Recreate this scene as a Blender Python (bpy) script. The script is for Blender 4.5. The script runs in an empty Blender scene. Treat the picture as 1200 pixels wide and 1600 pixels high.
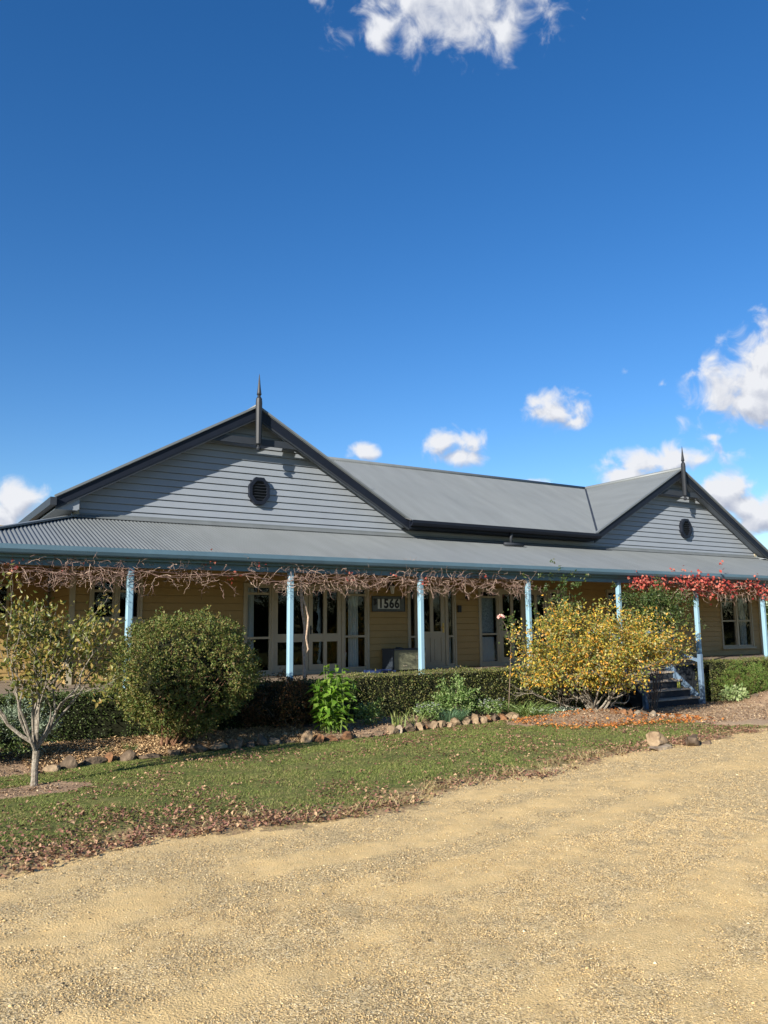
import bpy, math
import numpy as np
from mathutils import Vector, Matrix, Euler
rng = np.random.default_rng(7)
sc = bpy.context.scene
COL = sc.collection

# ------------------------------------------------------------------ camera, sky, sun, exposure
def setup_view():
    cd = bpy.data.cameras.new('camera'); cam = bpy.data.objects.new('camera', cd); COL.objects.link(cam)
    cd.sensor_fit = 'VERTICAL'; cd.sensor_height = 24; cd.lens = 1238/1600*24
    cd.clip_start = .05; cd.clip_end = 4000
    yaw, pitch, roll = math.radians(58), math.radians(8.2), math.radians(.54)
    h = Vector((math.cos(yaw), math.sin(yaw), 0)); r0 = Vector((math.sin(yaw), -math.cos(yaw), 0)); z = Vector((0, 0, 1))
    fw = h*math.cos(pitch)+z*math.sin(pitch); up0 = -h*math.sin(pitch)+z*math.cos(pitch)
    R = r0*math.cos(roll)-up0*math.sin(roll); U = r0*math.sin(roll)+up0*math.cos(roll)
    m = Matrix((R, U, -fw)).transposed().to_4x4(); m.translation = (0, 0, 1.65)
    cam.matrix_world = m; sc.camera = cam
    return R, U, fw
R, U, FW = setup_view()
SUN = Vector((-2.1, -1.0, .96)).normalized()         # towards the sun
def setup_light():
    l = bpy.data.lights.new('sun', 'SUN'); o = bpy.data.objects.new('sun', l); COL.objects.link(o)
    l.energy = 5.0; l.angle = math.radians(.5); l.color = (1, .93, .82)
    o.rotation_euler = SUN.to_track_quat('Z', 'Y').to_euler()
    sc.view_settings.view_transform = 'Standard'; sc.view_settings.look = 'None'
    sc.view_settings.gamma = 1; sc.view_settings.use_curve_mapping = False
    sc.view_settings.exposure = 1.0
    w = bpy.data.worlds.new('World'); sc.world = w; w.use_nodes = True
    w.cycles.sampling_method = 'MANUAL'; w.cycles.sample_map_resolution = 512
    nt = w.node_tree; nt.nodes.clear(); N = nt.nodes.new; L = nt.links.new
    tc = N('ShaderNodeTexCoord')
    sky = N('ShaderNodeTexSky'); sky.sky_type = 'NISHITA'; sky.sun_disc = False
    sky.sun_elevation = math.asin(SUN.z); sky.sun_rotation = math.atan2(SUN.x, SUN.y) % (2*math.pi)
    sky.altitude = 100; sky.air_density = 1.0; sky.dust_density = .15; sky.ozone_density = 3.0
    hs = N('ShaderNodeHueSaturation'); hs.inputs['Saturation'].default_value = 1.3; hs.inputs['Hue'].default_value = .508
    L(sky.outputs[0], hs.inputs['Color'])
    bg = N('ShaderNodeBackground'); bg.inputs[1].default_value = .079; L(hs.outputs[0], bg.inputs[0])
    # clouds: groups of ellipses in sky directions, broken up by noise (px, py, half width, half height, strength)
    blobs = [(712, -16, 138, 72, 1.2), (596, 48, 44, 40, .85), (785, 52, 36, 42, .95), (690, 10, 80, 50, .95), (850, -4, 40, 24, .7), (488, -2, 50, 18, .42),
             (1198, 606, 85, 46, 1.35), (1222, 565, 58, 54, 1.4), (1154, 626, 50, 28, 1.2),
             (868, 645, 48, 28, 1.1), (834, 630, 20, 14, .9), (895, 660, 26, 14, .95),
             (690, 694, 28, 26, 1.1), (738, 692, 26, 20, 1.05), (714, 714, 34, 16, 1.1), (566, 706, 25, 17, 1.05),
             (1035, 722, 88, 22, 1.15), (985, 742, 42, 18, 1.15), (1095, 718, 30, 16, 1.0),
             (1128, 768, 42, 30, 1.2), (1190, 805, 45, 32, 1.2), (1165, 790, 40, 22, 1.1),
             (22, 790, 36, 34, 1.15), (-12, 812, 46, 40, 1.2),
             (976, 580, 16, 12, .34), (1035, 600, 22, 15, .42), (1112, 560, 30, 14, .36), (1116, 683, 22, 10, .55), (1188, 668, 22, 11, .5),
             (655, 390, 40, 14, .16), (825, 753, 32, 7, .8), (-260, 700, 90, 40, 1.1), (1400, 690, 90, 50, 1.1), (1500, 500, 80, 40, 1.0), (-500, 560, 90, 50, 1.0)]
    ng = bpy.data.node_groups.new('cloud_field', 'ShaderNodeTree')
    ng.interface.new_socket('Vector', in_out='INPUT', socket_type='NodeSocketVector')
    ng.interface.new_socket('Field', in_out='OUTPUT', socket_type='NodeSocketFloat')
    gi = ng.nodes.new('NodeGroupInput'); go = ng.nodes.new('NodeGroupOutput')
    prev = None
    for px, py, a, b, amp in blobs:
        c = (FW+R*((px-600)/1238)-U*((py-800)/1238)).normalized()
        rt = c.cross(Vector((0, 0, 1))).normalized(); up = rt.cross(c)
        k = c.dot(FW)/1238
        mp = ng.nodes.new('ShaderNodeMapping'); mp.vector_type = 'TEXTURE'
        mp.inputs['Location'].default_value = c
        mp.inputs['Rotation'].default_value = Matrix((rt, up, -c)).transposed().to_euler()
        mp.inputs['Scale'].default_value = (a*k*1.25, b*k*1.25, .35)
        ng.links.new(gi.outputs[0], mp.inputs['Vector'])
        ln = ng.nodes.new('ShaderNodeVectorMath'); ln.operation = 'LENGTH'; ng.links.new(mp.outputs[0], ln.inputs[0])
        sb = ng.nodes.new('ShaderNodeMath'); sb.operation = 'SUBTRACT'; sb.inputs[0].default_value = amp; ng.links.new(ln.outputs['Value'], sb.inputs[1])
        if prev is None: prev = sb.outputs[0]
        else:
            mx = ng.nodes.new('ShaderNodeMath'); mx.operation = 'SMOOTH_MAX'; mx.inputs[2].default_value = .15
            ng.links.new(prev, mx.inputs[0]); ng.links.new(sb.outputs[0], mx.inputs[1]); prev = mx.outputs[0]
    no = ng.nodes.new('ShaderNodeTexNoise'); no.inputs['Scale'].default_value = 30; no.inputs['Detail'].default_value = 8; no.inputs['Roughness'].default_value = .54
    no.inputs['Distortion'].default_value = .45
    ng.links.new(gi.outputs[0], no.inputs['Vector'])
    m1 = ng.nodes.new('ShaderNodeMath'); m1.operation = 'MULTIPLY_ADD'; m1.inputs[1].default_value = 2.3; m1.inputs[2].default_value = -1.17
    ng.links.new(no.outputs[0], m1.inputs[0])
    ad = ng.nodes.new('ShaderNodeMath'); ad.operation = 'ADD'; ng.links.new(prev, ad.inputs[0]); ng.links.new(m1.outputs[0], ad.inputs[1])
    ng.links.new(ad.outputs[0], go.inputs[0])
    f0 = N('ShaderNodeGroup'); f0.node_tree = ng; L(tc.outputs['Generated'], f0.inputs[0])
    sh = N('ShaderNodeVectorMath'); sh.operation = 'ADD'; sh.inputs[1].default_value = (-R*.006+U*.013); L(tc.outputs['Generated'], sh.inputs[0])
    f1 = N('ShaderNodeGroup'); f1.node_tree = ng; L(sh.outputs[0], f1.inputs[0])
    dn = N('ShaderNodeMapRange'); dn.interpolation_type = 'SMOOTHSTEP'; dn.inputs[1].default_value = .05; dn.inputs[2].default_value = .82; L(f0.outputs[0], dn.inputs[0])
    df = N('ShaderNodeMath'); df.operation = 'SUBTRACT'; L(f0.outputs[0], df.inputs[0]); L(f1.outputs[0], df.inputs[1])
    lt = N('ShaderNodeMapRange'); lt.inputs[1].default_value = -.55; lt.inputs[2].default_value = .3; L(df.outputs[0], lt.inputs[0])
    cc = N('ShaderNodeMix'); cc.data_type = 'RGBA'; cc.inputs[6].default_value = (.50, .55, .68, 1); cc.inputs[7].default_value = (.93, .95, 1.0, 1); L(lt.outputs[0], cc.inputs[0])
    cb = N('ShaderNodeBackground'); L(cc.outputs[2], cb.inputs[0]); cb.inputs[1].default_value = .46
    mx = N('ShaderNodeMixShader'); L(dn.outputs[0], mx.inputs[0]); L(bg.outputs[0], mx.inputs[1]); L(cb.outputs[0], mx.inputs[2])
    out = N('ShaderNodeOutputWorld'); L(mx.outputs[0], out.inputs[0])
setup_light()

# ------------------------------------------------------------------ noise and ground height
def hash2(i, j, s=0):
    n = (i.astype(np.int64)*374761393+j.astype(np.int64)*668265263+s*982451653) & 0x7fffffff
    n = ((n ^ (n >> 13))*1274126177) & 0x7fffffff
    return ((n ^ (n >> 16)) & 0xffff)/65535.
def vnoise(x, y, s=0):
    i = np.floor(x); j = np.floor(y); u = x-i; v = y-j; u = u*u*(3-2*u); v = v*v*(3-2*v)
    a = hash2(i, j, s); b = hash2(i+1, j, s); c = hash2(i, j+1, s); d = hash2(i+1, j+1, s)
    return (a*(1-u)+b*u)*(1-v)+(c*(1-u)+d*u)*v
def fbm(x, y, o=4, s=0):
    t = 0; a = .5
    for k in range(o): t = t+a*vnoise(x*2**k, y*2**k, s+k); a *= .5
    return t/(1-.5**o)
def sst(a, b, x):
    t = np.clip((x-a)/(b-a), 0, 1); return t*t*(3-2*t)
EX = np.array([-8, 1.0, 2.1, 2.7, 3.4, 4.5, 5.7, 6.6, 7.6, 8.9, 10.4, 11.4, 14]); EY = np.array([11.2, 11.8, 12.13, 12.40, 12.46, 12.62, 12.68, 12.45, 12.5, 12.74, 12.98, 13.15, 13.3])
RX = np.array([-12, -3, .85, 1.5, 2.17, 3.05, 4.25, 5.76, 6.82, 8.92, 10.9, 13.6, 20]); RY = np.array([6.4, 6.6, 6.75, 7.05, 7.2, 7.15, 6.9, 7.55, 7.5, 8.1, 8.3, 8.8, 9.6])
def g(x, y):
    x = np.asarray(x, float); y = np.asarray(y, float)
    k = -.024-.011*sst(11, 16, x)
    z = k*np.clip(y, -8, 17)
    ye = np.interp(x, EX, EY)
    bed = sst(0, .35, y-ye-.05)*.07+sst(.3, 1.4, y-ye)*.10
    z = z+bed*(1-sst(13.3, 15.2, x))
    z = z+.2*np.exp(-((x-12.7)/1.4)**2-((y-11.9)/.9)**2)
    z = z+.34*np.exp(-((x-19.9)/1.0)**2-((y-12.6)/.6)**2)
    return z
def gz(x, y): return float(g(x, y))

# ------------------------------------------------------------------ materials
def C(h, f=1.0):
    v = [int(h[i:i+2], 16)/255 for i in (1, 3, 5)]
    return tuple((c/12.92 if c <= .04045 else ((c+.055)/1.055)**2.4)*f for c in v)+(1,)
def mat(name, col, rough=.6, spec=.3, var=.0, scale=6, bump=0., bscale=40, col2=None, metal=0, stretch=None, detail=5):
    """painted / solid surface with a little uneven wear"""
    m = bpy.data.materials.new(name); m.use_nodes = True; nt = m.node_tree; N = nt.nodes.new; L = nt.links.new
    b = nt.nodes['Principled BSDF']; b.inputs['Roughness'].default_value = rough; b.inputs['Specular IOR Level'].default_value = spec; b.inputs['Metallic'].default_value = metal
    b.inputs['Base Color'].default_value = col
    tc = N('ShaderNodeTexCoord'); v = tc.outputs['Object']
    if stretch:
        mp = N('ShaderNodeMapping'); mp.inputs['Scale'].default_value = stretch; L(v, mp.inputs[0]); v = mp.outputs[0]
    if var > 0 or col2:
        n = N('ShaderNodeTexNoise'); n.inputs['Scale'].default_value = scale; n.inputs['Detail'].default_value = detail; n.inputs['Roughness'].default_value = .6; L(v, n.inputs['Vector'])
        r = N('ShaderNodeValToRGB'); r.color_ramp.elements[0].position = .3; r.color_ramp.elements[1].position = .7
        a = col2 or tuple(c*(1-var) for c in col[:3])+(1,)
        d = col if col2 else tuple(min(1, c*(1+var*.6)) for c in col[:3])+(1,)
        r.color_ramp.elements[0].color = a; r.color_ramp.elements[1].color = d
        L(n.outputs[0], r.inputs[0]); L(r.outputs[0], b.inputs['Base Color'])
    if bump > 0:
        n2 = N('ShaderNodeTexNoise'); n2.inputs['Scale'].default_value = bscale; n2.inputs['Detail'].default_value = 6; L(v, n2.inputs['Vector'])
        bp = N('ShaderNodeBump'); bp.inputs['Strength'].default_value = bump; bp.inputs['Distance'].default_value = .02; L(n2.outputs[0], bp.inputs['Height']); L(bp.outputs[0], b.inputs['Normal'])
    return m
def island(name, cols, rough=.55, spec=.25, trans=.0, bump=0, tcol=1.3):
    """every small island (leaf, pebble, blade) takes its own colour from a ramp; leaves let some light through"""
    m = bpy.data.materials.new(name); m.use_nodes = True; nt = m.node_tree; N = nt.nodes.new; L = nt.links.new
    b = nt.nodes['Principled BSDF']; b.inputs['Roughness'].default_value = rough; b.inputs['Specular IOR Level'].default_value = spec
    geo = N('ShaderNodeNewGeometry'); r = N('ShaderNodeValToRGB'); r.color_ramp.interpolation = 'LINEAR'
    e = r.color_ramp.elements
    while len(e) < len(cols): e.new(.5)
    for i, c in enumerate(cols): e[i].position = i/(len(cols)-1); e[i].color = c
    L(geo.outputs['Random Per Island'], r.inputs[0]); L(r.outputs[0], b.inputs['Base Color'])
    if trans > 0:
        t = N('ShaderNodeBsdfTranslucent'); mm = N('ShaderNodeMix'); mm.data_type = 'RGBA'; mm.blend_type = 'MULTIPLY'; mm.inputs[0].default_value = 1
        mm.inputs[7].default_value = (tcol, tcol*1.05, tcol*.55, 1); L(r.outputs[0], mm.inputs[6]); L(mm.outputs[2], t.inputs[0])
        x = N('ShaderNodeMixShader'); x.inputs[0].default_value = trans; L(b.outputs[0], x.inputs[1]); L(t.outputs[0], x.inputs[2])
        L(x.outputs[0], nt.nodes['Material Output'].inputs[0])
    return m
def glass(name, tint=(.82, .86, .85, 1)):
    m = bpy.data.materials.new(name); m.use_nodes = True; nt = m.node_tree; N = nt.nodes.new; L = nt.links.new
    nt.nodes.remove(nt.nodes['Principled BSDF'])
    t = N('ShaderNodeBsdfTransparent'); t.inputs[0].default_value = tint
    gl = N('ShaderNodeBsdfGlossy'); gl.inputs['Roughness'].default_value = .02
    fr = N('ShaderNodeFresnel'); fr.inputs[0].default_value = 1.5
    tc = N('ShaderNodeTexCoord'); n = N('ShaderNodeTexNoise'); n.inputs['Scale'].default_value = 1.6; L(tc.outputs['Object'], n.inputs[0])
    bp = N('ShaderNodeBump'); bp.inputs['Strength'].default_value = .06; bp.inputs['Distance'].default_value = .1; L(n.outputs[0], bp.inputs['Height']); L(bp.outputs[0], gl.inputs['Normal'])
    x = N('ShaderNodeMixShader'); L(fr.outputs[0], x.inputs[0]); L(t.outputs[0], x.inputs[1]); L(gl.outputs[0], x.inputs[2]); L(x.outputs[0], nt.nodes['Material Output'].inputs[0])
    return m
M = {}
M['cream'] = mat('cream_board_paint', (.30, .205, .080, 1), .55, .3, .10, 1.2, .05, 30)
M['cream_trim'] = mat('cream_trim_paint', (.32, .285, .205, 1), .5, .35, .08, 3)
M['grey_board'] = mat('grey_board_paint', (.222, .248, .28, 1), .55, .3, .06, 1.5, .04, 30)
M['iron'] = mat('grey_roofing_iron', (.138, .152, .158, 1), .45, .35, .12, 1.1, .03, 20, stretch=(2.5, .5, .5))
M['charcoal'] = mat('charcoal_paint', (.009, .012, .020, 1), .5, .2, .15, 3)
M['charcoal_light'] = mat('charcoal_moulding_paint', (.030, .035, .043, 1), .5, .25, .15, 3)
M['finial'] = mat('finial_charcoal_paint', (.018, .021, .026, 1), .5, .25, .15, 5)
M['post'] = mat('pale_blue_post_paint', (.215, .355, .44, 1), .5, .35, .06, 3, .03, 40)
M['beam'] = mat('slate_blue_beam_paint', (.10, .18, .235, 1), .5, .35, .14, 3)
M['gutter'] = mat('slate_blue_gutter_paint', (.085, .15, .20, 1), .4, .4, .12, 2)
M['newel'] = mat('grey_blue_newel_paint', (.115, .175, .25, 1), .5, .3, .15, 5, .05, 40)
M['riser'] = mat('dark_slate_riser_and_shade_paint', (.030, .035, .042, 1), .6, .2, .3, 6, .1, 40)  # riser paint; also stands in for shade on the left stringer
M['deck'] = mat('grey_deck_timber', (.24, .19, .14, 1), .75, .2, .25, 4, .2, 30, stretch=(1, 12, 1))
M['tread'] = mat('weathered_tread_timber', (.52, .44, .34, 1), .8, .2, .0, 5, .4, 20, col2=(.17, .14, .115, 1), stretch=(1, 14, 8))
M['ceiling'] = mat('cream_ceiling_paint', (.45, .35, .2, 1), .6, .2, .06, 2)
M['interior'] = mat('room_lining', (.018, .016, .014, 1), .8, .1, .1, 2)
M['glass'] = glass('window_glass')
M['curtain'] = mat('white_curtain_cloth', (.62, .62, .60, 1), .9, .1, .05, 10)
M['lace'] = mat('grey_lace_cloth', (.62, .66, .66, 1), .9, .1, 0, 26, col2=(.22, .24, .25, 1))
M['brass'] = mat('brass', (.55, .38, .12, 1), .3, .5, metal=.9)
M['black'] = mat('black_paint', (.012, .012, .014, 1), .45, .4)
M['white'] = mat('white_paint', (.50, .52, .50, 1), .5, .3, .06, 12)
M['slate'] = mat('dark_slate_board', (.055, .065, .07, 1), .6, .3, .3, 8)
M['sage'] = mat('sage_border_paint', (.09, .105, .105, 1), .6, .3, .2, 14)
M['cab_front'] = mat('olive_grey_cabinet_paint', (.15, .155, .10, 1), .55, .3, .08, 4)
M['cab_side'] = mat('dark_cabinet_plastic', (.035, .045, .06, 1), .5, .3)
M['bark'] = mat('brown_bark', (.16, .12, .09, 1), .85, .15, .35, 18, .5, 60)
M['pale_bark'] = mat('lichen_pale_bark', (.33, .295, .24, 1), .85, .15, 0, 22, .5, 60, col2=(.10, .08, .06, 1))
M['rust_bark'] = mat('rusty_brown_stem_bark', (.20, .11, .065, 1), .85, .15, .35, 18, .4, 60)
M['twig'] = island('pale_vine_twig', [(.13, .08, .07, 1), (.27, .18, .145, 1), (.44, .33, .26, 1)], .8, .15)
M['vine_trunk'] = mat('grey_brown_vine_bark', (.46, .34, .25, 1), .85, .15, .4, 25, .6, 60)
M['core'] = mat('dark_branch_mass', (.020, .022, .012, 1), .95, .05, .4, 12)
M['rock_a'] = mat('tan_sandstone', (.36, .265, .165, 1), .9, .15, 0, 5, .9, 14, col2=(.13, .085, .05, 1))
M['rock_b'] = mat('rusty_brown_stone', (.28, .14, .065, 1), .9, .15, 0, 6, .9, 14, col2=(.09, .05, .03, 1))
M['rock_c'] = mat('grey_brown_stone', (.19, .14, .095, 1), .9, .15, 0, 6, .9, 14, col2=(.06, .042, .028, 1))
M['rock_d'] = mat('pale_grey_stone', (.36, .30, .22, 1), .9, .15, 0, 5, .8, 14, col2=(.14, .10, .07, 1))
M['yellow_plastic'] = mat('yellow_plastic', (.62, .60, .10, 1), .35, .5)
M['blue_plastic'] = mat('dark_blue_glaze', (.02, .035, .10, 1), .3, .5)
M['red_cloth'] = mat('red_cloth', (.30, .03, .05, 1), .9, .1, .3, 20)
M['pink'] = mat('pale_pink_petal', (.80, .48, .42, 1), .7, .2, .1, 20)

# ------------------------------------------------------------------ mesh helpers
ORG = {}
def tag(o, label=None, cat=None, group=None, kind=None):
    if label: o['label'] = label
    if cat: o['category'] = cat
    if group: o['group'] = group
    if kind: o['kind'] = kind
    return o
def thing(name, loc, label, cat, group=None):
    o = bpy.data.objects.new(name, None); COL.objects.link(o); o.location = loc; o.empty_display_size = .2
    ORG[o.name] = Vector(loc); return tag(o, label, cat, group)
def link(name, me, m, parent=None, origin=None):
    o = bpy.data.objects.new(name, me); COL.objects.link(o)
    if m is not None and not me.materials: me.materials.append(m)
    if parent is not None:
        org = ORG[parent.name]; o.parent = parent
        if parent.type == 'MESH': o.location = (0, 0, 0)
    else:
        org = Vector(origin) if origin is not None else Vector((0, 0, 0)); o.location = org
    ORG[o.name] = org
    if org.length > 0: me.transform(Matrix.Translation(-org))
    return o
def np_mesh(name, V, F, smooth=False):
    """V (n,3); F (m,k) with one k"""
    me = bpy.data.meshes.new(name); V = np.ascontiguousarray(V, np.float32); F = np.ascontiguousarray(F, np.int32); k = F.shape[1]
    me.vertices.add(len(V)); me.vertices.foreach_set('co', V.ravel())
    me.loops.add(F.size); me.loops.foreach_set('vertex_index', F.ravel())
    me.polygons.add(len(F)); me.polygons.foreach_set('loop_start', np.arange(0, F.size, k, dtype=np.int32)); me.polygons.foreach_set('loop_total', np.full(len(F), k, np.int32))
    if smooth: me.polygons.foreach_set('use_smooth', np.ones(len(F), bool))
    me.update(calc_edges=True); return me
class MB:
    def __init__(s): s.v = []; s.f = []
    def poly(s, pts, faces):
        n = len(s.v); s.v += [tuple(p) for p in pts]; s.f += [tuple(i+n for i in f) for f in faces]; return s
    def box(s, x0, x1, y0, y1, z0, z1):
        return s.poly([(x0, y0, z0), (x1, y0, z0), (x1, y1, z0), (x0, y1, z0), (x0, y0, z1), (x1, y0, z1), (x1, y1, z1), (x0, y1, z1)],
                      [(0, 3, 2, 1), (4, 5, 6, 7), (0, 1, 5, 4), (1, 2, 6, 5), (2, 3, 7, 6), (3, 0, 4, 7)])
    def prism_y(s, pts, y0, y1):     # pts: (x,z) outline
        n = len(pts)
        return s.poly([(x, y0, z) for x, z in pts]+[(x, y1, z) for x, z in pts],
                      [tuple(range(n)), tuple(range(2*n-1, n-1, -1))]+[(i, i+n, (i+1) % n+n, (i+1) % n) for i in range(n)])
    def prism_x(s, pts, x0, x1):     # pts: (y,z) outline
        n = len(pts)
        return s.poly([(x0, y, z) for y, z in pts]+[(x1, y, z) for y, z in pts],
                      [tuple(range(n)), tuple(range(2*n-1, n-1, -1))]+[(i, i+n, (i+1) % n+n, (i+1) % n) for i in range(n)])
    def bar(s, a, b, w, h, up=(0, 0, 1)):
        a = Vector(a); b = Vector(b); d = (b-a).normalized(); u = Vector(up); sd = d.cross(u).normalized(); u = sd.cross(d)
        P = []
        for p in (a, b):
            for i, j in ((-1, -1), (1, -1), (1, 1), (-1, 1)): P.append(p+sd*(i*w/2)+u*(j*h/2))
        return s.poly(P, [(0, 1, 2, 3), (7, 6, 5, 4), (0, 4, 5, 1), (1, 5, 6, 2), (2, 6, 7, 3), (3, 7, 4, 0)])
    def tube(s, pts, rad, n=6, cap=True):
        pts = [Vector(p) for p in pts]; k = len(pts)
        if not hasattr(rad, '__len__'): rad = [rad]*k
        P = []
        for i, p in enumerate(pts):
            d = (pts[min(i+1, k-1)]-pts[max(i-1, 0)]).normalized()
            a = d.cross(Vector((0, 0, 1)) if abs(d.z) < .95 else Vector((1, 0, 0))).normalized(); b = d.cross(a)
            for q in range(n):
                t = 2*math.pi*q/n; P.append(p+(a*math.cos(t)+b*math.sin(t))*rad[i])
        F = [(i*n+q, i*n+(q+1) % n, (i+1)*n+(q+1) % n, (i+1)*n+q) for i in range(k-1) for q in range(n)]
        if cap: F += [tuple(range(n-1, -1, -1)), tuple(range((k-1)*n, k*n))]
        return s.poly(P, F)
    def lathe(s, c, prof, n=16, rot=0):      # prof: (radius, z)
        P = []; k = len(prof)
        for r, z in prof:
            for q in range(n):
                t = 2*math.pi*q/n+rot; P.append((c[0]+r*math.cos(t), c[1]+r*math.sin(t), c[2]+z))
        F = [(i*n+q, i*n+(q+1) % n, (i+1)*n+(q+1) % n, (i+1)*n+q) for i in range(k-1) for q in range(n)]
        F += [tuple(range(n-1, -1, -1)), tuple(range((k-1)*n, k*n))]
        return s.poly(P, F)
    def build(s, name, m, parent=None, origin=None, bevel=0, smooth=False):
        me = bpy.data.meshes.new(name); me.from_pydata(s.v, [], s.f); me.update()
        if smooth: me.polygons.foreach_set('use_smooth', np.ones(len(me.polygons), bool))
        o = link(name, me, m, parent, origin)
        if bevel:
            b = o.modifiers.new('bevel', 'BEVEL'); b.width = bevel; b.segments = 2; b.limit_method = 'ANGLE'
        return o
def unit(a): return a/np.maximum(np.linalg.norm(a, axis=1, keepdims=True), 1e-9)
def leaves(name, P, D, Ln, ratio, m, parent=None, origin=None, fold=.12, kind=None, up=None):
    """one folded leaf (two triangles sharing the midrib) per point"""
    P = np.asarray(P, float); n = len(P); D = unit(np.asarray(D, float)); Ln = np.broadcast_to(np.asarray(Ln, float), (n,))
    rv = rng.normal(size=(n, 3)) if up is None else np.asarray(up)+rng.normal(size=(n, 3))*.35
    S = unit(np.cross(D, rv)); Nn = np.cross(S, D)
    l = Ln[:, None]; w = l*ratio/2
    V = np.empty((n, 4, 3)); V[:, 0] = P; V[:, 2] = P+D*l-Nn*l*.1
    V[:, 1] = P+D*l*.45+S*w+Nn*l*fold; V[:, 3] = P+D*l*.45-S*w+Nn*l*fold
    b = np.arange(n)[:, None]*4
    F = np.concatenate([b+np.array([[0, 1, 2]]), b+np.array([[0, 2, 3]])], 1).reshape(-1, 3)
    o = link(name, np_mesh(name, V.reshape(-1, 3), F), m, parent, origin)
    if kind: o['kind'] = kind
    return o
def blades(name, P, D, Ln, w, m, parent=None, origin=None, bend=.5, seg=3, kind=None):
    """grass-like blades, bending over along their length"""
    P = np.asarray(P, float); n = len(P); D = unit(np.asarray(D, float)); Ln = np.broadcast_to(np.asarray(Ln, float), (n,))[:, None]
    side = unit(np.stack([-D[:, 1], D[:, 0], np.zeros(n)], 1)+rng.normal(size=(n, 3))*.15)
    hz = unit(np.stack([D[:, 0], D[:, 1], np.zeros(n)], 1)+1e-6)
    w = np.broadcast_to(np.asarray(w, float), (n,))[:, None]
    V = np.empty((n, 2*seg+1, 3))
    for i in range(seg):
        t = i/seg; p = P+D*Ln*t+(hz*.6-np.array([0, 0, 1.])*.55)*Ln*bend*t*t; ww = w*(1-t*.55)*(1 if i else .7)
        V[:, 2*i] = p-side*ww/2; V[:, 2*i+1] = p+side*ww/2
    V[:, 2*seg] = P+D*Ln+(hz*.6-np.array([0, 0, 1.])*.55)*Ln*bend
    T = []
    for i in range(seg-1): a = 2*i; T += [[a, a+1, a+3], [a, a+3, a+2]]
    T += [[2*seg-2, 2*seg-1, 2*seg]]
    F = (np.arange(n)[:, None, None]*(2*seg+1)+np.array(T)[None]).reshape(-1, 3)
    o = link(name, np_mesh(name, V.reshape(-1, 3), F), m, parent, origin)
    if kind: o['kind'] = kind
    return o
def sphere_pts(n):
    d = rng.normal(size=(n, 3)); return unit(d)

# ------------------------------------------------------------------ ground
DRV = None
def n3(name): return bpy.data.materials.new(name)
def ground_mat(name, ramp, scales, bump, attr=None, ramp2=None, rough=.95):
    """speckled earth: two noise layers and a cell layer choose the colour"""
    m = bpy.data.materials.new(name); m.use_nodes = True; nt = m.node_tree; N = nt.nodes.new; L = nt.links.new
    b = nt.nodes['Principled BSDF']; b.inputs['Roughness'].default_value = rough; b.inputs['Specular IOR Level'].default_value = .1
    tc = N('ShaderNodeTexCoord')
    def ramp_node(cols):
        r = N('ShaderNodeValToRGB'); e = r.color_ramp.elements
        while len(e) < len(cols): e.new(.5)
        for i, (p, c) in enumerate(cols): e[i].position = p; e[i].color = c
        return r
    n1 = N('ShaderNodeTexNoise'); n1.inputs['Scale'].default_value = scales[0]; n1.inputs['Detail'].default_value = 8; n1.inputs['Roughness'].default_value = .7; L(tc.outputs['Object'], n1.inputs[0])
    r1 = ramp_node(ramp); L(n1.outputs[0], r1.inputs[0]); col = r1.outputs[0]
    vo = N('ShaderNodeTexVoronoi'); vo.inputs['Scale'].default_value = scales[1]; L(tc.outputs['Object'], vo.inputs[0])
    if ramp2:
        sp = N('ShaderNodeSeparateColor'); L(vo.outputs['Color'], sp.inputs[0])
        r2 = ramp_node(ramp2); L(sp.outputs[0], r2.inputs[0])
        mx = N('ShaderNodeMix'); mx.data_type = 'RGBA'; L(col, mx.inputs[6]); L(r2.outputs[0], mx.inputs[7])
        if attr:
            at = N('ShaderNodeAttribute'); at.attribute_name = attr
            n4 = N('ShaderNodeTexNoise'); n4.inputs['Scale'].default_value = 9; n4.inputs['Detail'].default_value = 6; L(tc.outputs['Object'], n4.inputs[0])
            ma = N('ShaderNodeMath'); ma.operation = 'MULTIPLY_ADD'; ma.inputs[1].default_value = 1.2; ma.inputs[2].default_value = -.6; L(n4.outputs[0], ma.inputs[0])
            ad = N('ShaderNodeMath'); ad.operation = 'ADD'; ad.use_clamp = True; L(at.outputs['Fac'], ad.inputs[0]); L(ma.outputs[0], ad.inputs[1])
            L(ad.outputs[0], mx.inputs[0])
        else: mx.inputs[0].default_value = .5
        col = mx.outputs[2]
    L(col, b.inputs['Base Color'])
    n5 = N('ShaderNodeTexNoise'); n5.inputs['Scale'].default_value = scales[1]*.7; n5.inputs['Detail'].default_value = 6; L(tc.outputs['Object'], n5.inputs[0])
    bp = N('ShaderNodeBump'); bp.inputs['Strength'].default_value = bump; bp.inputs['Distance'].default_value = .012; L(n5.outputs[0], bp.inputs['Height']); L(bp.outputs[0], b.inputs['Normal'])
    return m
M['gravel'] = ground_mat('sandy_gravel', [(.25, (.58, .40, .18, 1)), (.5, (.69, .49, .225, 1)), (.8, (.76, .56, .285, 1))], (3.5, 120), .9, 'stony',
                         [(0, (.11, .085, .05, 1)), (.25, (.32, .235, .12, 1)), (.55, (.56, .40, .19, 1)), (.85, (.66, .50, .26, 1)), (1, (.74, .62, .40, 1))])
M['lawn'] = ground_mat('lawn_soil', [(.3, (.075, .095, .025, 1)), (.5, (.11, .125, .035, 1)), (.75, (.20, .17, .07, 1))], (2.2, 60), .7, 'bare', [(0, (.20, .13, .075, 1)), (.5, (.36, .25, .13, 1)), (1, (.52, .37, .19, 1))])
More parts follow.
